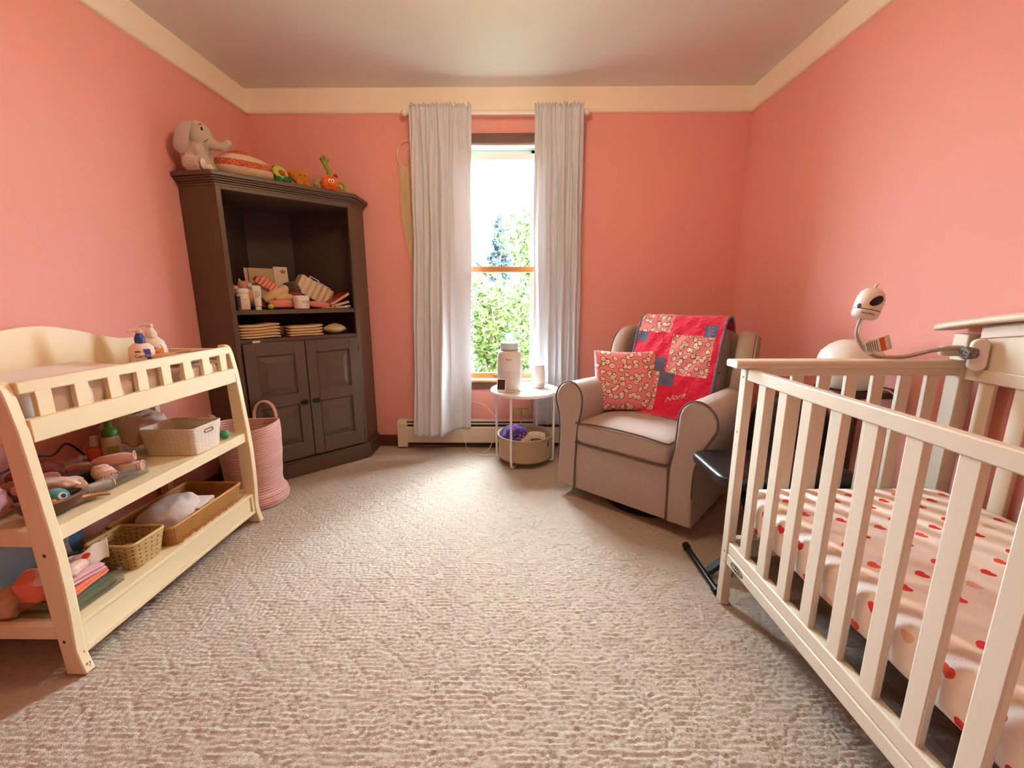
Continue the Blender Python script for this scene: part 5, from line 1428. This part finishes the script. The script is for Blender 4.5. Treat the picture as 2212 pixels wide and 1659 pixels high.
for sg in (-1, 1):
    b = MB(); x0 = sg * .285; x1 = sg * .372
    NBW = 8; rows = []; wp = [(p[0], p[1]) for p in spline([(q[0], q[1], 0) for q in wing_prof], 3)]
    cy, cz = .03, .35
    for k in range(NBW + 1):
        t = k / NBW; sc = 1 - .10 * (abs(t - .5) * 2) ** 3
        rows.append([((x0 + (x1 - x0) * t) + sg * .03 * max(0, -p[0] / .14) + sg * .012 * (p[1] - .3), (p[0] - cy) * sc + cy, (p[1] - cz) * sc + cz) for p in wp])
    n = len(wp); vs_ = [tuple(lean @ Vector(q)) for r_ in rows for q in r_]
    b.add(vs_, [(j * n + i, j * n + (i + 1) % n, (j + 1) * n + (i + 1) % n, (j + 1) * n + i) for j in range(NBW) for i in range(n)] + [tuple(range(n - 1, -1, -1)), tuple(NBW * n + i for i in range(n))])
    w_ = b.build('wing', UP, CH, bevel=.022, seg=4, angle=60)
    b = MB(); b.tube([tuple(lean @ (Vector(q) + Vector((sg * .004, 0, 0)))) for q in rows[-1][3:-2]], .0035, 8); b.build('piping', M['piping_light'] if sg > 0 else PIP, w_)

# quilt over the chair back
def qcoat(name, rgb, rgb2):
    t = NT(name); t.color(t.mix(t.noise(40, 4).outputs['Fac'], srgb(rgb2), srgb(rgb))); t.b.inputs['Roughness'].default_value = .85; t.b.inputs['Sheen Weight'].default_value = .3
    vo = t.n('TexVoronoi', feature='SMOOTH_F1'); vo.inputs['Scale'].default_value = 62; t.l(t.coord(), vo.inputs['Vector']); t.bump(vo.outputs['Distance'], .55, .010)
    return t.m
QP = qcoat('hot_pink_quilt', (232, 32, 84), (214, 22, 64)); QB = qcoat('chambray_quilt', (112, 118, 150), (94, 100, 136))
QW = print_fabric('pink_doodle_print', (236, 152, 156), (246, 232, 212), (96, 40, 44), 30, r1=.34, r2=.42, flat=True)
QX0, QX1 = .205, .685
path = spline([(0, .72, .90), (0, .705, .965), (0, .67, 1.018), (0, .62, 1.032), (0, .565, 1.006), (0, .525, .94), (0, .492, .85), (0, .455, .74), (0, .428, .64), (0, .410, .56), (0, .395, .505), (0, .372, .484), (0, .352, .482)], 8)
plen = [0]
for a_, c_ in zip(path, path[1:]): plen.append(plen[-1] + (c_ - a_).length)
def qpt(t):
    t = t * plen[-1]
    for i in range(len(path) - 1):
        if t <= plen[i + 1] or i == len(path) - 2:
            f = (t - plen[i]) / max(1e-9, plen[i + 1] - plen[i]); return path[i].lerp(path[i + 1], min(1, f))
VT = .19          # share of the length that lies behind the top
patches = [(0, .42, 0, .26, 1), (.42, 1, 0, .26, 0), (.44, .60, .0, .055, 2), (.80, .94, .17, .275, 2), (0, .15, .255, .345, 2), (.15, .47, .255, .46, 0), (0, .30, .345, .58, 0), (.46, .93, .27, .61, 1), (.28, .44, .465, .59, 2), (.40, .58, .59, .71, 2), (0, .40, .585, .93, 1), (.40, 1, .61, 1, 0), (.93, 1, .0, 1, 0), (0, 1, .93, 1, 0)]
order = [0, 1, 5, 6, 7, 11, 12, 10, 13, 2, 3, 4, 8, 9]
def qmat(u, v):
    vv = (v - VT) / (1 - VT)
    if vv < 0: return 1 if u < .42 else 0
    m_ = 0
    for i in order:
        q = patches[i]
        if q[0] <= u <= q[1] and q[2] <= vv <= q[3]: m_ = q[4]
    return m_
def qfn(u, v):
    p = qpt(v); x = QX0 + (QX1 - QX0) * u
    bow = .012 * (1 - (2 * u - 1) ** 2)
    return (x - .02 * max(0, v - .6), p.y - bow * min(1, max(0, (v - .3) * 4)) + .002 * math.sin(u * 30 + v * 40) - .004, p.z + .002 * math.sin(u * 44))
ql = thing('patchwork_quilt', 'hot pink patchwork baby quilt with blue squares draped over the armchair back', 'quilt', CHM.translation, R(-42.0))
b = MB(); b.grid(100, 160, qfn, mfn=qmat); b.build('quilt_top', [QP, QW, QB], ql, thick=.008, angle=180)
b = MB(); b.tube([Vector(qfn(1, k / 60)) + Vector((.003, -.001, 0)) for k in range(61)], .0075, 8); b.tube([Vector(qfn(0, k / 60)) - Vector((.003, .001, 0)) for k in range(61)], .0075, 8); b.tube([Vector(qfn(k / 20, 1)) for k in range(21)], .006, 8); b.build('binding', QB, ql)
v_, f_ = text_geo('Nora', .052, .0008); b = MB(); out_ = []
for (x, y, z) in v_:
    u = .64 + (x + .35 * y) / .495; vv = .79 - (y + .42 * x) / (plen[-1] * (1 - VT))
    p = Vector(qfn(u, VT + (1 - VT) * vv)); out_.append(p + Vector((0, -.0055 - z, .002)))
b.add(out_, f_); b.build('embroidery', mat('ivory_thread', (246, 214, 200), .7), ql, smooth=False)

# printed cushion on the seat
PC = print_fabric('pink_piglet_print', (236, 146, 152), (246, 230, 206), (120, 44, 44), 27, r1=.34, r2=.42, flat=True)
P1 = Vector((CHM @ Vector((.150, .190, .478)))); P2 = Vector((CHM @ Vector((.395, .375, .478))))
ux = (P2 - P1).normalized(); wid = .37
uz0 = Vector((0, 0, 1)); nrm = ux.cross(uz0).normalized()          # towards the camera side
if nrm.y > 0: nrm = -nrm
PT = .20
uz = (uz0 - nrm * PT).normalized(); uy = uz.cross(ux).normalized()
cen = (P1 + P2) / 2 + uz * .180 - nrm * .045
pm = Matrix(((ux.x, uy.x, uz.x, cen.x), (ux.y, uy.y, uz.y, cen.y), (ux.z, uy.z, uz.z, cen.z), (0, 0, 0, 1)))
b = MB()
def pil(side):
    def fn(u, v):
        x = (u - .5) * 2; z = (v - .5) * 2
        th = .062 * ((1 - abs(x) ** 2.6) * (1 - abs(z) ** 2.6)) ** .55
        pin = 1 - .055 * (1 - z * z) * abs(x) ** 3; pin2 = 1 - .055 * (1 - x * x) * abs(z) ** 3
        w = .008 * nz3((x, z, side), 2.2, 5) * (1 - max(abs(x), abs(z)) ** 4)
        return (x * wid / 2 * pin, side * (th + w), z * .180 * pin2)
    return fn
b.grid(40, 40, pil(1)); b.grid(40, 40, pil(-1))
pc = b.build('throw_pillow', PC, angle=180); pc.matrix_world = pm
tag(pc, 'square pink throw pillow with cream doodle print leaning on the armchair seat', 'pillow')

# ------------------------------------------------------------------ crib
RZ = R(1.2)
cr = thing('baby_crib', 'ivory slatted baby crib with a taller back panel along the right wall', 'crib', (.772, 1.444, 0), RZ)
CM = Matrix.Translation((.772, 1.444, 0)) @ Matrix.Rotation(RZ, 4, 'Z')
IV = M['crib']
CLN = 1.385; CWD = .770
def cbox(name, x0, x1, y0, y1, z0, z1, m=IV, bev=.0035, parent=cr):
    b = MB(); b.box(x0, x1, y0, y1, z0, z1); return b.build(name, m, parent, bevel=bev)
p0 = cbox('post', 0, .030, -.037, 0, 0, .900)
cbox('post', 0, .030, -CLN, -CLN + .037, 0, .900)
cbox('post', CWD - .050, CWD, -.045, .004, 0, 1.017); cbox('post', CWD - .050, CWD, -CLN - .004, -CLN + .045, 0, 1.017)
for (y, z, r) in ((-.022, .872, .0042), (-.025, .218, .004), (-.028, .178, .003)):
    b = MB(); b.add([(-.0006, y + r * math.cos(a * .785), z + r * math.sin(a * .785)) for a in range(8)], [tuple(range(8))]); b.build('bolt_head', M['screw'], p0, smooth=False)
for (y, z, sy, sz, mm) in ((-.020, .676, .0035, .006, mat('red_brown_wood', (150, 60, 40), .7)), (-.022, .628, .002, .0025, M['black']), (-.016, .630, .0015, .002, M['black']), (-.027, .448, .0015, .003, M['black']), (-.020, .846, .002, .003, M['chip'])):
    b = MB(); b.add([(-.0006, y - sy, z), (-.0006, y + sy * .3, z - sz), (-.0006, y + sy, z + sz * .4), (-.0006, y - sy * .2, z + sz)], [(0, 1, 2, 3)]); b.build('paint_chip', mm, p0, smooth=False)
cbox('front_top_rail', .001, .026, -CLN + .038, -.042, .864, .902)
fr_ = cbox('front_bottom_rail', .002, .030, -CLN + .038, -.042, .221, .263); cbox('front_bottom_rail', .000, .030, -CLN + .038, -.042, .177, .219)
k = 0; y = -.103
while y - .041 > -CLN + .04:
    cbox('front_slat', .006, .024, y - .041, y, .258, .868); y -= .1025
# maker's oval
b = MB(); b.add([(-.0008, -.112, .198)] + [(-.0008, -.112 + .040 * math.cos(R(a)), .198 + .0155 * math.sin(R(a))) for a in range(0, 360, 15)], [(0, i + 1, (i + 1) % 24 + 1) for i in range(24)])
bd = b.build('maker_badge', mat('dark_brown_badge', (44, 36, 30), .5), cr, smooth=False)
b = MB(); b.tube([(-.0012, -.112 + .036 * math.cos(R(a)), .198 + .0128 * math.sin(R(a))) for a in range(0, 360, 15)], .0007, 5, closed=True); b.build('badge_rim', IV, bd)
text('lettering', 'GRACO', .0165, IV, bd, None, xf=Matrix.Translation((-.0012, -.112, .198)) @ Matrix.Rotation(R(-90), 4, 'Z') @ Matrix.Rotation(R(90), 4, 'X'))
for ye in (0, 1):     # the two ends
    y0 = 0 if ye == 0 else -CLN + .037
    b = MB(); b.prism([(-.050 + y0, .910), (-.045 + y0, .904), (.018 + y0, .904), (.024 + y0, .911), (.024 + y0, .924), (.016 + y0, .930), (-.043 + y0, .930), (-.050 + y0, .924)], 'yz', -.040, CWD - .045); b.build('end_cap', IV, cr, bevel=.003)
    cbox('end_top_rail', .03, CWD - .05, -.036 + y0, -.002 + y0, .878, .905); cbox('end_bottom_rail', .03, CWD - .05, -.034 + y0, -.004 + y0, .20, .27)
    for kk in range(7):
        x0 = .073 + .0925 * kk; cbox('end_slat', x0, x0 + .040, -.028 + y0, -.010 + y0, .265, .884)
# back side with the arched cap
cbox('back_bottom_rail', CWD - .035, CWD - .008, -CLN + .045, -.045, .19, .27)
k = 0; y = -.085
while y - .046 > -CLN + .05:
    cbox('back_slat', CWD - .030, CWD - .012, y - .046, y, .26, .872); y -= .1015
def arch(y): return .040 + .085 * (1 - ((y + CLN / 2) / (CLN / 2 + .05)) ** 2)
ys = [-CLN - .06 + (CLN + .12) * k / 36 for k in range(37)]
b = MB()
topz = [(y, 1.017 + max(.0, arch(y)) - .035) for y in ys if -CLN + .04 < y < -.04]
b.prism([(-.045, .905)] + topz[::-1] + [(-CLN + .045, .905)], 'yz', CWD - .030, CWD - .010); b.build('back_panel', IV, cr, bevel=.002)
cbox('back_rail', CWD - .040, CWD - .005, -CLN + .045, -.045, .866, .908)
b = MB()
strip = [(y, 1.005 + arch(y) - .028) for y in ys if -CLN + .04 < y < -.04]
b.prism([(p[0], p[1] - .038) for p in strip] + [(p[0], p[1]) for p in strip[::-1]], 'yz', CWD - .036, CWD - .006); b.build('back_top_rail', IV, cr, bevel=.003)
b = MB(); prof2 = [(-.068, .0), (-.072, .010), (-.068, .020), (-.058, .026), (.008, .026), (.014, .018), (.014, .006), (.008, .0)]
vs_ = []; n = len(prof2)
for y in ys: vs_ += [(CWD + q[0], y, 1.020 + arch(y) - .036 + q[1]) for q in prof2]
b.add(vs_, [(j * n + i, j * n + (i + 1) % n, (j + 1) * n + (i + 1) % n, (j + 1) * n + i) for j in range(len(ys) - 1) for i in range(n)] + [tuple(range(n - 1, -1, -1)), tuple((len(ys) - 1) * n + i for i in range(n))])
b.build('back_cap', IV, cr, bevel=.004, angle=50)
cbox('mattress_support', .09, CWD - .09, -CLN + .045, -.042, .326, .338, M['blackmetal'])

# mattress with the heart sheet
def heart_mat():
    t = NT('heart_print_sheet')
    uv = t.coord('UV'); s = t.n('SeparateXYZ'); t.l(uv, s.inputs[0])
    SC = 12.0
    u = t.math('MULTIPLY', s.outputs['X'], SC); v = t.math('MULTIPLY', s.outputs['Y'], SC * 1.05)
    row = t.math('FLOOR', v); u2 = t.math('ADD', u, t.math('MULTIPLY', t.math('MODULO', t.math('ADD', row, 100.0), 2.0), .5))
    cu = t.math('FLOOR', u2)
    wn_ = t.n('TexWhiteNoise', noise_dimensions='2D'); cx_ = t.n('CombineXYZ'); t.l(cu, cx_.inputs[0]); t.l(row, cx_.inputs[1]); t.l(cx_.outputs[0], wn_.inputs['Vector'])
    x = t.math('MULTIPLY', t.math('SUBTRACT', t.math('SUBTRACT', u2, cu), .5), 6.6)
    y = t.math('ADD', t.math('MULTIPLY', t.math('SUBTRACT', t.math('SUBTRACT', v, row), .5), 6.6), .25)
    # heart: (x^2 + y^2 - 1)^3 - x^2 y^3 < 0
    x2 = t.math('MULTIPLY', x, x); y2 = t.math('MULTIPLY', y, y); a = t.math('SUBTRACT', t.math('ADD', x2, y2), 1.0)
    h = t.math('SUBTRACT', t.math('MULTIPLY', t.math('MULTIPLY', a, a), a), t.math('MULTIPLY', x2, t.math('MULTIPLY', y2, y)))
    ins = t.math('LESS_THAN', h, 0.0)
    ramp = t.n('ValToRGB'); r = ramp.color_ramp; r.interpolation = 'CONSTANT'
    r.elements[0].position = 0; r.elements[0].color = srgb((214, 64, 56)); r.elements[1].position = .5; r.elements[1].color = srgb((228, 92, 70))
    e = r.elements.new(.72); e.color = srgb((226, 70, 84)); e = r.elements.new(.87); e.color = srgb((236, 196, 168))
    t.l(wn_.outputs['Value'], ramp.inputs[0])
    vo = t.n('TexVoronoi'); vo.inputs['Scale'].default_value = 130; t.l(uv, vo.inputs['Vector'])
    fk = t.math('LESS_THAN', vo.outputs['Distance'], .09); msk = t.math('MULTIPLY', fk, t.math('GREATER_THAN', t.noise(9, 2, uv).outputs['Fac'], .53))
    base = t.mix(msk, srgb((248, 240, 230)), srgb((150, 120, 110)))
    t.color(t.mix(ins, base, ramp.outputs[0])); t.b.inputs['Roughness'].default_value = .9; t.b.inputs['Specular IOR Level'].default_value = .15
    w = t.n('TexWave', wave_type='BANDS', bands_direction='Y'); w.inputs['Scale'].default_value = 4.2; w.inputs['Distortion'].default_value = 2.5; w.inputs['Detail'].default_value = 1; t.l(uv, w.inputs['Vector'])
    t.bump(w.outputs['Fac'], .25, .010)
    return t.m
mt = thing('crib_mattress', 'crib mattress in a white sheet printed with red hearts', 'mattress', CM.translation, RZ)
mx0, mx1, my0, my1, mz0, mz1 = .034, .728, -1.345, -.040, .339, .484
def ring_pt(side, s, f):
    """f: 0 at the bottom edge, 1 at the top edge"""
b = MB()
rrect = rounded_rect(mx0, mx1, my0, my1, .045, 8)
n = len(rrect); per = [0]
# refine the long sides
fine = []
for i in range(n):
    a_, c_ = Vector(rrect[i]), Vector(rrect[(i + 1) % n]); m_ = max(1, int((c_ - a_).length / .03))
    for q in range(m_): fine.append(tuple(a_.lerp(c_, q / m_)))
n = len(fine)
for i in range(n): per.append(per[-1] + math.dist(fine[i], fine[(i + 1) % n]))
prof3 = [(.030, 0), (.012, .004), (.002, .016), (.0, .04), (-.002, .07), (.0, .105), (.006, .125), (.016, .138), (.03, .145)]
cxm, cym = (mx0 + mx1) / 2, (my0 + my1) / 2
vs_ = []
for (ins, z) in prof3:
    for (x, y) in fine:
        dx = (mx1 - mx0) / 2; dy = (my1 - my0) / 2
        wr = .0035 * nz3((x, y, z), 26, 3) * (1 if 0 < z < .14 else 0) 
        vs_.append((cxm + (x - cxm) * (dx - ins + wr) / dx, cym + (y - cym) * (dy - ins + wr) / dy, mz0 + z))
base = len(b.f)
b.add(vs_, [(j * n + i, j * n + (i + 1) % n, (j + 1) * n + (i + 1) % n, (j + 1) * n + i) for j in range(len(prof3) - 1) for i in range(n)])
acc = [0]
for a_, c_ in zip(prof3, prof3[1:]): acc.append(acc[-1] + math.hypot(c_[0] - a_[0], c_[1] - a_[1]))
for j in range(len(prof3) - 1):
    for i in range(n): b.uv[base + j * n + i] = [(per[i], acc[j]), (per[i + 1], acc[j]), (per[i + 1], acc[j + 1]), (per[i], acc[j + 1])]
tp = vs_[(len(prof3) - 1) * n:]
o_ = len(b.f)
# domed top as shrinking rings
rings = [tp]
for q in range(1, 9):
    f = 1 - q / 8.0 * .999
    rings.append([(cxm + (p[0] - cxm) * f, cym + (p[1] - cym) * f, p[2] + .012 * (1 - f) ** .5 + .003 * nz3((p[0] * f, p[1] * f, 0), 9, 2) * (1 - f)) for p in tp])
vs2 = [p for r_ in rings for p in r_]
b.add(vs2, [(j * n + i, j * n + (i + 1) % n, (j + 1) * n + (i + 1) % n, (j + 1) * n + i) for j in range(8) for i in range(n)])
for j in range(8):
    for i in range(n):
        b.uv[o_ + j * n + i] = [(vs2[k_][1] * 1.0 + 5, vs2[k_][0] * 1.0 + 7) for k_ in (j * n + i, j * n + (i + 1) % n, (j + 1) * n + (i + 1) % n, (j + 1) * n + i)]
b.build('fitted_sheet', heart_mat(), mt, angle=180)
b = MB(); b.prism(rounded_rect(mx0 + .03, mx1 - .03, my0 + .03, my1 - .03, .03), 'xy', mz0, mz0 + .004); b.build('mattress_base', SOCK['white'], mt)

# ------------------------------------------------------------------ keyboard bench between armchair and crib
kb = thing('keyboard_bench', 'black folding X-frame bench with a padded vinyl seat behind the crib end', 'bench', (1.04, 1.635, 0))
b = MB(); b.ell((0, 0, .452), (.270, .158, .034), e1=.45, e2=.22, nu=60, nv=18); b.build('seat', M['leather'], kb, angle=180)
b = MB(); b.box(-.22, .22, -.12, .12, .405, .425); b.build('seat_plate', M['blackmetal'], kb, bevel=.003)
for sg in (-1, 1):
    b = MB(); b.tube([(.258 * sg, -.168, .016), (.258 * sg, .125, .016)], .0125, 14); ft = b.build('foot_bar', M['blackmetal'], kb)
    for yy in (-.168, .125):
        b = MB(); b.tube([(.258 * sg, yy - .014, .0165), (.258 * sg, yy + .014, .0165)], .0165, 14); b.build('rubber_cap', M['black'], ft)
    b = MB(); y_ = -.03 + .022 * sg
    b.add([(.258 * sg, y_ - .018, .010), (.258 * sg - .03 * sg, y_ - .018, .010), (.258 * sg - .03 * sg, y_ + .018, .010), (.258 * sg, y_ + .018, .010),
           (-.215 * sg + .03 * sg, y_ - .018, .405), (-.215 * sg, y_ - .018, .405), (-.215 * sg, y_ + .018, .405), (-.215 * sg + .03 * sg, y_ + .018, .405)],
          [(0, 3, 2, 1), (4, 5, 6, 7), (0, 1, 5, 4), (1, 2, 6, 5), (2, 3, 7, 6), (3, 0, 4, 7)])
    b.build('leg', M['blackmetal'], kb, bevel=.003)

# dark little table by the wall, humidifier on it
et = thing('end_table', 'small dark wood end table against the right wall behind the crib', 'table', (1.42, 1.735, 0))
DK = mat('espresso_wood', (58, 36, 28), .35, .2, 10)
b = MB(); b.prism(rounded_rect(-.135, .145, -.085, .115, .06, 8), 'xy', .738, .765); b.build('tabletop', DK, et, bevel=.006, seg=3)
b = MB(); b.tube([(0, .01, .03), (0, .01, .74)], .022, 14); b.build('column', DK, et)
b = MB(); b.lathe([(0, 0), (.095, 0), (.095, .012), (.05, .03), (.022, .04)], 28, (0, .01, 0)); b.build('foot', DK, et)
hu = thing('humidifier', 'white teardrop humidifier standing on the dark end table', 'humidifier', (1.384, 1.752, .765))
b = MB(); b.lathe([(.062, 0), (.080, .004), (.098, .03), (.113, .07), (.117, .10), (.113, .125)], 44); b.build('tank', M['white'], hu)
b = MB(); b.lathe([(.113, .126), (.105, .150), (.080, .178), (.050, .196), (.028, .202), (.026, .198), (0, .197)], 44); b.build('mist_cover', M['white'], hu)
cord('hanging_cable', 'white cord hanging from the end table to the floor along the right wall', [(1.46, 1.70, .770), (1.475, 1.642, .772), (1.515, 1.630, .70), (1.535, 1.66, .50), (1.535, 1.665, .32), (1.52, 1.68, .12), (1.50, 1.70, .004)], .003, M['offwhite'])

# black padded case standing in the corner
bg = thing('black_case', 'tall black padded case standing on the floor behind the crib and bench', 'case', (1.32, 1.985, 0), R(-38))
b = MB(); b.ell((0, 0, .335), (.165, .070, .335), e1=.42, e2=.35, nu=48, nv=30, disp=lambda p: p * (1 + .02 * nz3(p, 9, 4))); b.build('body', mat('black_nylon', (24, 25, 30), .45, .1, 40, bump=.3, bscale=120), bg, angle=180)
b = MB(); b.tube([(-.05, -.060, .56), (-.04, -.082, .50), (.0, -.088, .48), (.04, -.082, .50), (.05, -.060, .56)], .009, 10); b.build('handle', M['black'], bg)
b = MB(); b.tube(spline([(-.145, -.045, .10), (-.150, -.045, .35), (-.12, -.045, .60), (0, -.03, .668), (.12, -.045, .60), (.150, -.045, .35), (.145, -.045, .10)], 8), .004, 6); b.build('zip', M['blackmetal'], bg)

# camera on its gooseneck, clamped to the crib's corner post
cmn = thing('baby_camera', 'white rounded baby camera with a black eye on a bent grey gooseneck arm', 'camera', (1.49, 1.435, .93))
def CL_(x, y, z): return (x - 1.49, y - 1.435, z - .93)
neck = [CL_(*p) for p in [(1.482, 1.40, .955), (1.455, 1.405, .972), (1.40, 1.43, .962), (1.335, 1.46, .937), (1.265, 1.475, .934), (1.215, 1.48, .957), (1.185, 1.485, 1.000), (1.184, 1.49, 1.032), (1.192, 1.49, 1.066)]]
GN = mat('warm_grey_gooseneck', (170, 158, 150), .5, .03)
b = MB(); b.tube(spline(neck, 8), .0068, 12); b.build('gooseneck', GN, cmn)
b = MB(); b.tube([p + Vector((.0, -.008, .004)) for p in spline(neck, 8)[18:]], .0018, 6); b.build('power_cord', M['offwhite'], cmn)
# clamp: two soft jaws and a knurled knob
b = MB(); b.prism(rounded_rect(-.022, .022, -.052, .052, .021, 8), 'yz', -.011, .011, xf=Matrix.Translation(CL_(1.490, 1.372, .955)) @ Matrix.Rotation(R(65), 4, 'Z')); b.build('clamp_jaw', M['white'], cmn, bevel=.004)
b = MB(); b.prism(rounded_rect(-.055, .03, -.018, .018, .017, 8), 'xz', -.008, .008, xf=Matrix.Translation(CL_(1.470, 1.425, .962))); b.build('clamp_jaw', M['white'], cmn, bevel=.004)
kn = NT('knurled_black_knob'); vo = kn.n('TexVoronoi'); vo.inputs['Scale'].default_value = 260; kn.l(kn.coord(), vo.inputs['Vector']); kn.color(kn.mix(kn.math('GREATER_THAN', vo.outputs['Distance'], .5), srgb((36, 32, 34)), srgb((150, 142, 142)))); kn.b.inputs['Roughness'].default_value = .5
b = MB(); b.lathe([(.017, -.016), (.020, -.013), (.020, .013), (.017, .016)], 20, xf=Matrix.Translation(CL_(1.466, 1.378, .960)) @ Matrix.Rotation(R(90), 4, 'Y')); b.build('clamp_knob', kn.m, cmn)
# head
hm_ = Matrix.Translation(CL_(1.196, 1.488, 1.066)) @ Matrix.Rotation(R(13), 4, 'Y') @ Matrix.Rotation(R(-28), 4, 'Z') @ Matrix.Scale(.90, 4)
HDW = mat('camera_white', (232, 224, 212), .3, .01)
b = MB(); b.lathe([(.0, -.002), (.030, -.002), (.040, .006), (.043, .018), (.0435, .030)], 40, xf=hm_); b.build('chin', HDW, cmn)
b = MB(); b.lathe([(.0432, .0305), (.0432, .0325)], 40, xf=hm_); b.build('dark_seam', M['black'], cmn)
b = MB(); b.lathe([(.0435, .033), (.0445, .06), (.043, .080), (.037, .098), (.026, .110), (.012, .116), (0, .117)], 40, xf=hm_); b.tube([(.0, 0, .113), (.001, 0, .128), (.006, 0, .134)], [.006, .005, .003], 10, xf=hm_); hd = b.build('head', HDW, cmn)
def onhead(az, z, off=.0006):
    r = .0446 if z < .075 else .0446 - (z - .075) * .30
    return hm_ @ Vector(((r + off) * math.sin(az), -(r + off) * math.cos(az), z))
b = MB(); c0 = onhead(.30, .064, .004); ringp = [onhead(.30 + .46 * math.cos(R(a)), .064 + (.021 if math.sin(R(a)) > 0 else .016) * math.sin(R(a)) + .010 * math.cos(R(a)), .0012) for a in range(0, 360, 15)]
b.add([c0] + ringp, [(0, i + 1, (i + 1) % 24 + 1) for i in range(24)]); b.build('lens_eye', mat('glossy_black', (12, 12, 14), .1), cmn)
b = MB(); ringp = [onhead(-.80 + .17 * math.cos(R(a)), .040 + .009 * math.sin(R(a)), .001) for a in range(0, 360, 30)]; b.add(ringp, [tuple(range(12))]); b.build('sensor', M['black'], cmn, smooth=False)
v_, f_ = text_geo('HelloBaby', .0105, .0002); b = MB(); b.add([onhead(.0 + p[0] / .0436, .017 + p[1], -.0008 + p[2]) for p in v_], f_); b.build('lettering', INK, cmn, smooth=False)
# warning flag on the cord
fl = MB()
A0 = Vector(CL_(1.197, 1.470, .985)); dx = Vector((.072, -.010, .028)); dz = Vector((.018, 0, -.047))
fl.grid(10, 4, lambda u, v: A0 + dx * u + dz * v + Vector((0, .004 * math.sin(6 * u), 0))); fo_ = fl.build('warning_tag', M['white'], cmn, thick=.0008)
b = MB(); b.grid(3, 3, lambda u, v: A0 + dx * (.58 + .18 * u) + dz * (.02 + .96 * v) + Vector((0, .004 * math.sin(6 * (.58 + .18 * u)) - .0012, 0))); b.build('orange_band', mat('warning_orange', (206, 92, 44), .6), fo_)
for i_ in range(6):
    u0 = .10 + .075 * i_
    b = MB(); b.grid(2, 5, lambda u, v: A0 + dx * (u0 + .025 * u) + dz * (.10 + (.75 + .1 * ((i_ * 7) % 3 - 1)) * v) + Vector((0, .004 * math.sin(6 * u0) - .0012, 0))); b.build('print_line', INK, fo_, smooth=False)
